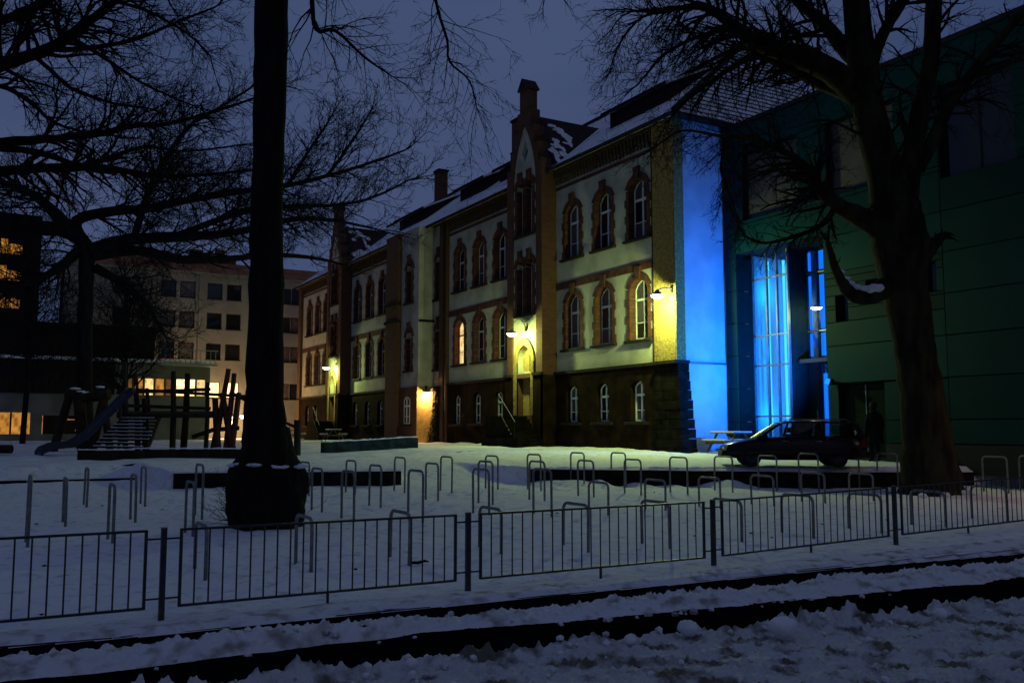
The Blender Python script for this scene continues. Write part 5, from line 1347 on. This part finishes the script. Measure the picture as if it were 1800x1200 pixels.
# ------------------------------------------------------------------ car
def build_car():
    pf, pr = hit(1290, 818), hit(1494, 820)
    c = (pf + pr) / 2
    ang = math.atan2(pf[1] - pr[1], pf[0] - pr[0]) 
    zc = gz(c[0], c[1])
    M = Matrix.Translation((c[0], c[1], zc)) @ Matrix.Rotation(ang, 4, 'Z') @ Matrix.Scale(0.90, 4)
    t = thing('estate_car', 'dark estate car with roof rails parked before the green facade', 'car', (c[0], c[1], zc))
    # lower body loft: stations along length (x forward), section half widths
    st = [(-2.22, 0.42, 0.78, 0.72), (-2.14, 0.30, 0.92, 0.82), (-1.7, 0.26, 0.96, 0.86), (-0.9, 0.22, 0.95, 0.87), (0.0, 0.22, 0.93, 0.87), (0.72, 0.22, 0.92, 0.87), (1.1, 0.24, 0.90, 0.86), (1.7, 0.26, 0.80, 0.83), (2.08, 0.30, 0.70, 0.76), (2.22, 0.40, 0.60, 0.64)]
    vs, fs = [], []
    for x, zb, zt, w in st:
        sec = [(-w * 0.86, zb), (-w, zb + 0.12), (-w * 1.0, (zb + zt) / 2), (-w * 0.97, zt - 0.07), (-w * 0.88, zt), (-w * 0.4, zt + 0.03), (w * 0.4, zt + 0.03), (w * 0.88, zt), (w * 0.97, zt - 0.07), (w, (zb + zt) / 2), (w, zb + 0.12), (w * 0.86, zb)]
        vs += [(x, y, z) for y, z in sec]
    k = 12
    for i in range(len(st) - 1):
        for j in range(k): fs.append((i * k + j, i * k + (j + 1) % k, (i + 1) * k + (j + 1) % k, (i + 1) * k + j))
    fs += [tuple(range(k)), tuple(range(len(vs) - 1, len(vs) - 1 - k, -1))]
    MB(M).add(vs, fs).build('body', 'car_paint', t, smooth=True)
    # greenhouse: roof, pillars, glass
    roof = [(-1.95, 1.36, 0.58), (-1.5, 1.43, 0.62), (-0.7, 1.47, 0.64), (0.1, 1.45, 0.63), (0.42, 1.40, 0.60)]
    vs, fs = [], []
    for x, z, w in roof: vs += [(x, -w, z - 0.05), (x, -w * 0.9, z), (x, 0, z + 0.025), (x, w * 0.9, z), (x, w, z - 0.05), (x, 0, z - 0.06)]
    for i in range(len(roof) - 1):
        for j in range(6): fs.append((i * 6 + j, i * 6 + (j + 1) % 6, i * 6 + 6 + (j + 1) % 6, i * 6 + 6 + j))
    fs += [tuple(range(6)), tuple(range(len(vs) - 1, len(vs) - 7, -1))]
    MB(M).add(vs, fs).build('roof', 'car_paint', t, smooth=True)
    for s in (-1, 1):
        for (xb, zb2, xt, zt, w) in ((1.16, 0.88, 0.40, 1.38, 0.07), (0.12, 0.92, -0.02, 1.41, 0.08), (-0.88, 0.93, -0.92, 1.42, 0.09), (-2.10, 0.90, -1.90, 1.34, 0.16)):
            MB(M).beam((xb, s * 0.84, zb2), (xt, s * 0.61, zt), w, 0.05, roll=(0, s, 0.5)).build('pillar', 'car_paint', t)
        for (q) in ([(1.10, 0.90), (0.40, 1.36), (0.04, 1.40), (0.17, 0.93)], [(0.07, 0.93), (-0.06, 1.40), (-0.87, 1.41), (-0.83, 0.94)], [(-0.93, 0.94), (-0.97, 1.41), (-1.80, 1.33), (-2.0, 0.94)]):
            def yy(z): return s * (0.835 - (z - 0.9) * 0.44)
            MB(M).add([(x, yy(z), z) for x, z in q] + [(x, yy(z) - s * 0.008, z) for x, z in q], [(0, 1, 2, 3), (7, 6, 5, 4), (0, 4, 5, 1), (1, 5, 6, 2), (2, 6, 7, 3), (3, 7, 4, 0)]).build('side_window', 'car_glass', t)
        MB(M).tube([(-1.75, s * 0.56, 1.40), (-1.65, s * 0.58, 1.50), (0.0, s * 0.58, 1.52), (0.15, s * 0.57, 1.44)], 0.016, 6).build('roof_rail', 'alu', t)
        MB(M).box((0.86, s * 0.88, 0.90), (1.04, s * 1.04, 1.03)).build('mirror', 'car_paint', t)
        for x in (0.30, -0.72): MB(M).box((x - 0.11, s * 0.865, 0.80), (x + 0.11, s * 0.895, 0.83)).build('door_handle', 'alu', t)
        for x in (1.08, 0.10, -0.88): MB(M).box((x - 0.006, s * 0.860, 0.32), (x + 0.006, s * 0.8735, 0.88)).build('door_seam', 'rubber', t)
        MB(M).box((2.02, s * 0.42, 0.52), (2.20, s * 0.72, 0.66)).build('headlight', 'lamp_clear', t)
        MB(M).box((-2.22, s * 0.60, 0.62), (-2.02, s * 0.84, 0.90)).build('tail_light', 'tail_red', t)
        for x in (1.36, -1.30):
            w = MB(M).lathe((x, s * 0.76, 0.31), [(0.20, -0.09), (0.29, -0.10), (0.31, -0.06), (0.31, 0.06), (0.29, 0.10), (0.20, 0.09), (0.20, -0.09)], 24, axis=1).build('wheel', 'rubber', t, smooth=True)
            MB(M).lathe((x, s * 0.76, 0.31), [(0.001, s * 0.05), (0.05, s * 0.07), (0.06, s * 0.05), (0.18, s * 0.06), (0.20, s * 0.08)], 20, axis=1).build('rim', 'rim', w)
    MB(M).add([(1.14, -0.76, 0.90), (1.14, 0.76, 0.90), (0.42, 0.55, 1.38), (0.42, -0.55, 1.38), (1.13, -0.76, 0.89), (1.13, 0.76, 0.89), (0.41, 0.55, 1.37), (0.41, -0.55, 1.37)], [(0, 1, 2, 3), (7, 6, 5, 4), (0, 4, 5, 1), (1, 5, 6, 2), (2, 6, 7, 3), (3, 7, 4, 0)]).build('windscreen', 'car_glass', t)
    MB(M).add([(-2.13, -0.74, 0.92), (-2.13, 0.74, 0.92), (-1.95, 0.54, 1.34), (-1.95, -0.54, 1.34), (-2.12, -0.74, 0.91), (-2.12, 0.74, 0.91), (-1.94, 0.54, 1.33), (-1.94, -0.54, 1.33)], [(0, 1, 2, 3), (7, 6, 5, 4), (0, 4, 5, 1), (1, 5, 6, 2), (2, 6, 7, 3), (3, 7, 4, 0)]).build('rear_window', 'car_glass', t)
    MB(M).box((2.12, -0.72, 0.30), (2.27, 0.72, 0.46)).build('bumper', 'rubber', t)
    MB(M).box((-2.28, -0.74, 0.34), (-2.13, 0.74, 0.50)).build('bumper', 'rubber', t)
    for (x, y) in ((0.15, 0.38), (0.15, -0.38), (-0.75, 0.40), (-0.75, -0.40)):
        MB(M).add([(x + 0.1, y - 0.24, 0.5), (x + 0.1, y + 0.24, 0.5), (x - 0.02, y + 0.24, 0.5), (x - 0.02, y - 0.24, 0.5), (x - 0.08, y - 0.22, 1.05), (x - 0.08, y + 0.22, 1.05), (x - 0.18, y + 0.22, 1.05), (x - 0.18, y - 0.22, 1.05)], [(0, 3, 2, 1), (4, 5, 6, 7), (0, 1, 5, 4), (1, 2, 6, 5), (2, 3, 7, 6), (3, 0, 4, 7)]).build('seat', 'coat', t)
        MB(M).box((x - 0.20, y - 0.12, 1.08), (x - 0.10, y + 0.12, 1.26)).build('headrest', 'coat', t)
build_car()

# ------------------------------------------------------------------ standing person in dark coat
def build_person():
    p = hit(1539, 812); z = gz(p[0], p[1])
    t = thing('person', 'person standing in a dark long coat beside the rear of the parked car', 'person', (p[0], p[1], z))
    face = math.atan2(p[1], p[0]) + R(35)
    M = Matrix.Translation((p[0], p[1], z)) @ Matrix.Rotation(face - R(90), 4, 'Z') @ Matrix.Scale(1.03, 4)
    V, E, Rd = [], [], []
    def v(x, y, zz, r, par=None):
        V.append(tuple(M @ Vector((x, y, zz)))); Rd.append(r); i = len(V) - 1
        if par is not None: E.append((par, i))
        return i
    pel = v(0, 0, 0.95, 0.175); wa = v(0, 0, 1.12, 0.165, pel); ch = v(0, 0.01, 1.32, 0.185, wa); nk = v(0, 0, 1.48, 0.075, ch); h0 = v(0, 0.02, 1.58, 0.085, nk); h1 = v(0, 0.02, 1.67, 0.10, h0); v(0, 0.01, 1.74, 0.07, h1)
    for s in (-1, 1):
        hp = v(s * 0.10, 0, 0.86, 0.125, pel); kn = v(s * 0.11, 0.02, 0.48, 0.085, hp); an = v(s * 0.115, -0.01, 0.09, 0.055, kn); v(s * 0.125, 0.14, 0.045, 0.045, an)
        sh = v(s * 0.20, 0, 1.40, 0.085, ch); el = v(s * 0.285, -0.03, 1.12, 0.065, sh); wr = v(s * 0.27, 0.06, 0.88, 0.042, el); pm = v(s * 0.265, 0.085, 0.80, 0.038, wr)
        for k, (dx, ln) in enumerate(((-0.03, 0.075), (-0.01, 0.088), (0.01, 0.082), (0.028, 0.066))):
            f = v(s * 0.265 + dx * 0.4, 0.09 + dx, 0.755, 0.010, pm); v(s * 0.262 + dx * 0.4, 0.10 + dx, 0.755 - ln, 0.008, f)
        th = v(s * 0.255, 0.125, 0.79, 0.011, pm); v(s * 0.25, 0.14, 0.74, 0.009, th)
    me = bpy.data.meshes.new('body'); me.from_pydata(V, E, []); me.materials.append(MATS['coat'])
    o = link('body', me, t)
    sk = o.modifiers.new('skin', 'SKIN'); sk.use_smooth_shade = True
    for i, r in enumerate(Rd): me.skin_vertices[0].data[i].radius = (r, r)
    me.skin_vertices[0].data[0].use_root = True
    o.modifiers.new('sub', 'SUBSURF').render_levels = 2
    # coat skirt, scarf, hat, face
    MB(M).lathe((0, 0, 0), [(0.19, 1.46), (0.25, 1.38), (0.225, 1.1), (0.235, 0.9), (0.27, 0.55), (0.265, 0.54)], 20).build('coat', 'coat', t, smooth=True)
    MB(M).lathe((0, 0.01, 0), [(0.085, 1.47), (0.125, 1.49), (0.125, 1.54), (0.085, 1.56)], 16).build('scarf', 'hair', t, smooth=True)
    MB(M).lathe((0, 0.01, 0), [(0.118, 1.66), (0.122, 1.70), (0.11, 1.77), (0.06, 1.815), (0.001, 1.82)], 18).build('hat', 'hair', t, smooth=True)
    f = MB(M)
    f.add([(-0.05, 0.115, 1.63), (0.05, 0.115, 1.63), (0.045, 0.118, 1.57), (-0.045, 0.118, 1.57), (0, 0.145, 1.595), (0, 0.125, 1.645)], [(0, 5, 4), (5, 1, 4), (1, 2, 4), (2, 3, 4), (3, 0, 4)])
    f.build('face', 'skin', t, smooth=True)
build_person()

# ------------------------------------------------------------------ picnic tables
def picnic(c, rz, label, L=1.9, snow=True):
    z = gz(c[0], c[1]); M = Matrix.Translation((c[0], c[1], z)) @ Matrix.Rotation(rz, 4, 'Z')
    t = thing('picnic_table', label, 'table', (c[0], c[1], z))
    for k in range(5): MB(M).box((-L / 2, -0.37 + 0.15 * k, 0.72), (L / 2, -0.37 + 0.15 * k + 0.14, 0.76)).build('top_plank', 'table_wood', t)
    for s in (-1, 1):
        for k in range(2): MB(M).box((-L / 2, s * 0.62 + 0.14 * (k - 1), 0.43), (L / 2, s * 0.62 + 0.14 * (k - 1) + 0.13, 0.47)).build('seat_plank', 'table_wood', t)
        for e in (-1, 1): MB(M).beam((e * L * 0.36, s * 0.66, -0.02), (e * L * 0.36, s * 0.20, 0.72), 0.045, 0.10, roll=(1, 0, 0)).build('leg', 'table_wood', t)
    for e in (-1, 1): MB(M).box((e * L * 0.36 - 0.08, -0.72, 0.34), (e * L * 0.36 - 0.03, 0.72, 0.43)).build('crossbeam', 'table_wood', t)
    if snow:
        mb = MB(M)
        for (a, b, h) in ((-0.36, 0.36, 0.762), (-0.74, -0.50, 0.472), (0.50, 0.74, 0.472)):
            mb.box((-L / 2 + 0.02, a, h), (L / 2 - 0.02, b, h + 0.045))
        mb.build('snow_cap', 'snow', t)
pp = hit(1240, 791)
picnic((23.35, 25.0), R(78), 'wooden picnic table standing before the blue lit wall', L=1.7)
picnic((19.3, 57.5), R(80), 'snow-topped picnic table near the steps of the yellow-green door', L=2.2)
picnic((18.0, 62.0), R(70), 'snow-topped picnic table beside the schoolhouse wall behind the other table', L=2.0)

# planter walls in the yard
def seat_wall(pxs_, h, label, m='moss_wall'):
    A, B = hit(*pxs_[0]), hit(*pxs_[1])
    low_wall('seat_wall', A[:2], B[:2], h, label, m=m, n=8, th=0.5)
seat_wall(((570, 796), (735, 787)), 0.42, 'low mossy stone seat wall capped with snow in the yard')
A, B = hit(135, 808), hit(436, 806)
low_wall('timber_edge', A[:2], B[:2], 0.32, 'long dark timber edging in front of the play structures', m='timber', n=5, th=0.22)

# ------------------------------------------------------------------ playground
DP = 36.0
def pg(x, y, o=0.0): return Vector(atd(x, y, DP + o))
def drop(v): return Vector((v.x, v.y, gz(v.x, v.y) - 0.15))
play = thing('play_tower', 'timber play tower with snowy slatted ramp, posts and beams', 'play tower', tuple(drop(pg(270, 780))))
for (x0, y0, x1, y1, w, o) in ((221, 785, 219, 636, 10, 0), (243, 785, 238, 656, 11, 2), (303, 790, 305, 652, 11, 0), (322, 790, 330, 656, 13, 1.5), (362, 788, 365, 672, 9, 2), (256, 785, 254, 700, 12, 0.4)):
    a = drop(pg(x0, y0, o)); MB().tube([tuple(a), tuple((a + pg(x1, y1, o)) / 2 + Vector((0.03, 0, 0))), tuple(pg(x1, y1, o))], [w / 2 * DP / F_PX, w / 2.2 * DP / F_PX, w / 2.6 * DP / F_PX], 9).build('post', 'timber', play)
for (p, q, o) in (((205, 690), (370, 684), 0.2), ((205, 712), (370, 718), 0.0), ((225, 684), (440, 697), 1.6), ((258, 683), (262, 725), 0.8)):
    MB().beam(tuple(pg(*p, o)), tuple(pg(*q, o + 0.4)), 0.12, 0.13).build('beam', 'timber', play)
a, b, c, d = pg(205, 727, -0.3), pg(375, 727, -0.3), pg(375, 722, 2.2), pg(205, 722, 2.2)
slab([tuple(a), tuple(b), tuple(c), tuple(d)], 0.16, 'platform', 'timber', play)
r0, r1, r2, r3 = pg(162, 787, -3.2), pg(258, 789, -3.2), pg(282, 726, 0), pg(222, 726, 0)
for k in range(10):
    t = (k + 0.3) / 10; l, r_ = r0.lerp(r3, t), r1.lerp(r2, t)
    MB().beam(tuple(l), tuple(r_), 0.10, 0.07).build('slat', 'timber', play)
    MB().beam(tuple(l + Vector((0, 0, 0.048))), tuple(l.lerp(r_, random.uniform(0.55, 1.0)) + Vector((0, 0, 0.048))), 0.08, 0.022).build('slat_snow', 'snow', play)
for p, q in ((r0, r3), (r1, r2)): MB().beam(tuple(p - Vector((0, 0, 0.10))), tuple(q - Vector((0, 0, 0.10))), 0.10, 0.13).build('stringer', 'timber', play)

sl = thing('slide', 'grey metal slide curving down onto the snow beside the timber ramp', 'slide', tuple(drop(pg(85, 800))))
path = [(66, 806, 0, 66), (72, 794, 0, 40), (90, 787, 0, 34), (125, 783, 0, 34), (150, 768, 0, 32), (180, 738, 0, 31), (212, 706, 0, 30), (226, 692, 0, 28), (232, 686, 0.3, 26)]
ctr = [pg(x, y, -1.0 + o) for x, y, o, w in path]; ctr[0].z = max(ctr[0].z, gz(ctr[0].x, ctr[0].y) - 0.05)
side = Vector((0.35, -0.94, 0)).normalized() 
vs, fs = [], []
for p in ctr:
    for s, h in ((-0.30, 0.20), (-0.27, 0.03), (-0.22, 0.0), (0.22, 0.0), (0.27, 0.03), (0.30, 0.20), (0.31, -0.06), (-0.31, -0.06)): vs.append(tuple(p + side * s + Vector((0, 0, h))))
for i in range(len(ctr) - 1):
    for j in range(8): fs.append((i * 8 + j, i * 8 + (j + 1) % 8, i * 8 + 8 + (j + 1) % 8, i * 8 + 8 + j))
fs += [tuple(range(8)), tuple(range(len(vs) - 1, len(vs) - 9, -1))]
MB().add(vs, fs).build('chute', 'steel_slide', sl, smooth=False)
for i in (4, 6): MB().tube([tuple(ctr[i] - Vector((0, 0, 0.05))), tuple(drop(ctr[i]))], 0.05, 8).build('leg', 'timber', sl)

af = thing('climbing_arch', 'leaning dark timber A frame with snow on its crossbar beyond the slide', 'play frame', tuple(drop(pg(95, 780, 3))))
for (x0, y0, x1, y1, w) in ((92, 785, 124, 690, 15), (148, 785, 138, 690, 20), (160, 770, 185, 692, 16), (196, 760, 180, 690, 13)):
    a = drop(pg(x0, y0, 3)); MB().tube([tuple(a), tuple((a + pg(x1, y1, 3)) / 2), tuple(pg(x1, y1, 3))], [w / 2 * 39 / F_PX] * 3, 9).build('leg', 'timber', af)
MB().tube([tuple(pg(118, 690, 3)), tuple(pg(150, 699, 3)), tuple(pg(192, 692, 3))], 0.24, 9).build('crossbar', 'timber', af)
for (x, y, w) in ((132, 683, 0.14), (176, 680, 0.12), (142, 688, 0.13), (152, 690, 0.13)):
    rock(tuple(pg(x, y, 3)), w, int(x), (1.5, 1.0, 0.4)).build('snow_cap', 'snow', af, smooth=True)

pc = thing('climbing_poles', 'cluster of leaning red-brown climbing poles beside the thick trunk', 'play frame', tuple(drop(pg(400, 785))))
for (x0, y0, x1, y1, w) in ((375, 788, 402, 648, 10), (396, 788, 412, 656, 10), (384, 790, 378, 700, 12), (412, 788, 390, 690, 12), (406, 789, 420, 690, 11), (372, 788, 388, 720, 10)):
    a = drop(pg(x0, y0, 1)); MB().tube([tuple(a), tuple((a + pg(x1, y1, 1)) / 2), tuple(pg(x1, y1, 1))], [w / 2 * 37 / F_PX, w / 2 * 37 / F_PX, w / 2.4 * 37 / F_PX], 8).build('pole', 'timber_red', pc)
MB().tube([tuple(pg(338, 768, 1)), tuple(pg(375, 755, 1)), tuple(pg(420, 752, 1))], 0.09, 8).build('crossbar', 'timber', pc)
MB().tube([tuple(pg(405, 690, 1)), tuple(pg(440, 706, 0.5))], 0.08, 8).build('crossbar', 'timber', pc)
bench = thing('log_stump', 'short dark log half buried in snow near the slide foot', 'log', tuple(drop(pg(8, 790))))
MB().tube([tuple(pg(-14, 789, -1)), tuple(pg(20, 789, -1))], 0.17, 12).build('log', 'timber', bench)
# bollard posts by the trunk
for (x0, y0, y1, w) in ((523, 790, 738, 11),):
    a = drop(pg(x0, y0, -2)); po = thing('timber_post', 'squat dark timber post with a rail beside the thick trunk', 'post', tuple(a))
    MB().tube([tuple(a), tuple(pg(x0, y1, -2))], 0.13, 9).build('post', 'timber', po)
    MB().beam(tuple(pg(500, 742, -2)), tuple(pg(524, 752, -2)), 0.08, 0.10).build('rail', 'timber', po)

# parked cars glimpsed by the garage
def small_car(px, py, d, label):
    q = atd(px, py, d); z = gz(q[0], q[1]); M = Matrix.Translation((q[0], q[1], z))
    t = thing('parked_car', label, 'car', (q[0], q[1], z))
    prof = [(-2.0, 0.25), (2.0, 0.25), (2.05, 0.6), (1.9, 0.78), (1.1, 0.88), (0.45, 1.36), (-1.0, 1.42), (-1.7, 0.95), (-2.05, 0.85)]
    MB(M).poly(prof, lambda u, v, dd: (u, dd, v), -0.82, 0.82).build('body', 'car_paint', t)
    for x in (-1.25, 1.25):
        MB(M).lathe((x, -0.80, 0.3), [(0.001, -0.06), (0.3, -0.06), (0.3, 0.1), (0.001, 0.1)], 14, axis=1).build('wheel', 'rubber', t)
    MB(M).poly([(0.95, 0.92), (0.42, 1.30), (-0.2, 1.33), (-0.2, 0.92)], lambda u, v, dd: (u, dd, v), -0.835, -0.822).build('side_window', 'pane_dark', t)
    MB(M).poly([(-0.3, 0.92), (-0.3, 1.33), (-0.95, 1.34), (-1.4, 0.95)], lambda u, v, dd: (u, dd, v), -0.835, -0.822).build('side_window', 'pane_dark', t)
    for s in (-1, 1): MB(M).box((2.0, s * 0.5 - 0.12, 0.58), (2.06, s * 0.5 + 0.12, 0.72)).build('headlight', 'lamp_clear', t)
small_car(100, 760, 66, 'small car parked at the garage seen between the timber frame legs')

# ivy on the corner of the lit return wall
iv = MB(); rr = random.Random(3)
for k in range(1500):
    h = rr.random() ** 1.4 * 3.2; w = 0.75 * (1 - h / 4.0)
    y = 47.35 + rr.uniform(-0.2, w); x = XF - 0.16 - rr.random() * 0.45 * (1 - h / 4.5)
    s = rr.uniform(0.05, 0.10); a = Vector((rr.uniform(-1, 1), rr.uniform(-1, 1), rr.uniform(-1, 1))).normalized(); b = a.orthogonal().normalized()
    p = Vector((x, y, Z0 + h)); iv.add([tuple(p - a * s), tuple(p + b * s * 0.6), tuple(p + a * s), tuple(p - b * s * 0.6)], [(0, 1, 2, 3)])
ivt = thing('ivy', 'dark ivy climbing the corner beside the warm lit return wall', 'ivy', (XF - 0.3, 47.4, Z0))
iv.build('foliage', 'leaf_dark', ivt, kind='stuff')
st = MB()
for k in range(5): y = 47.3 + 0.12 * k; st.tube([(XF - 0.28, y, Z0 - 0.1), (XF - 0.25, y + 0.05, Z0 + 1.2), (XF - 0.25, y - 0.08, Z0 + 2.6)], 0.015, 5)
st.build('stem', 'bark', ivt)

# stick and fallen leaves in the snow
q = hit(735, 991)
tag(MB().tube([(q[0] - 0.10, q[1] - 0.02, q[2] + 0.03), (q[0], q[1], q[2] + 0.02), (q[0] + 0.09, q[1] - 0.02, q[2] + 0.04), (q[0] + 0.13, q[1] - 0.05, q[2] + 0.03)], [0.018, 0.022, 0.018, 0.008], 7).build('fallen_stick', 'bark', smooth=True), 'short dark stick lying in the snow at a bicycle stand foot', 'stick')
for (x, y) in ((64, 925), (77, 1000), (72, 1087), (640, 1108), (1150, 868), (1220, 946), (1320, 941), (1357, 949), (1445, 925), (980, 905), (180, 892), (284, 899), (1560, 918), (625, 1006)):
    q = hit(x, y) if y < 1090 else onZ(x, y, 0.06); s = random.uniform(0.03, 0.055); a = random.uniform(0, 6.28)
    vs = [(q[0] + s * math.cos(a + t) * (1 if i % 2 else 0.6), q[1] + s * math.sin(a + t) * (1 if i % 2 else 0.6), q[2] + 0.035 + random.uniform(0, 0.025)) for i, t in enumerate(np.linspace(0, 6.28, 9)[:-1])]
    tag(MB().add(vs + [(q[0], q[1], q[2] + 0.03)], [(i, (i + 1) % 8, 8) for i in range(8)]).build('fallen_leaf', 'dead_leaf'), 'curled brown leaf lying on the snow', 'leaf', 'dead leaves on the snow')
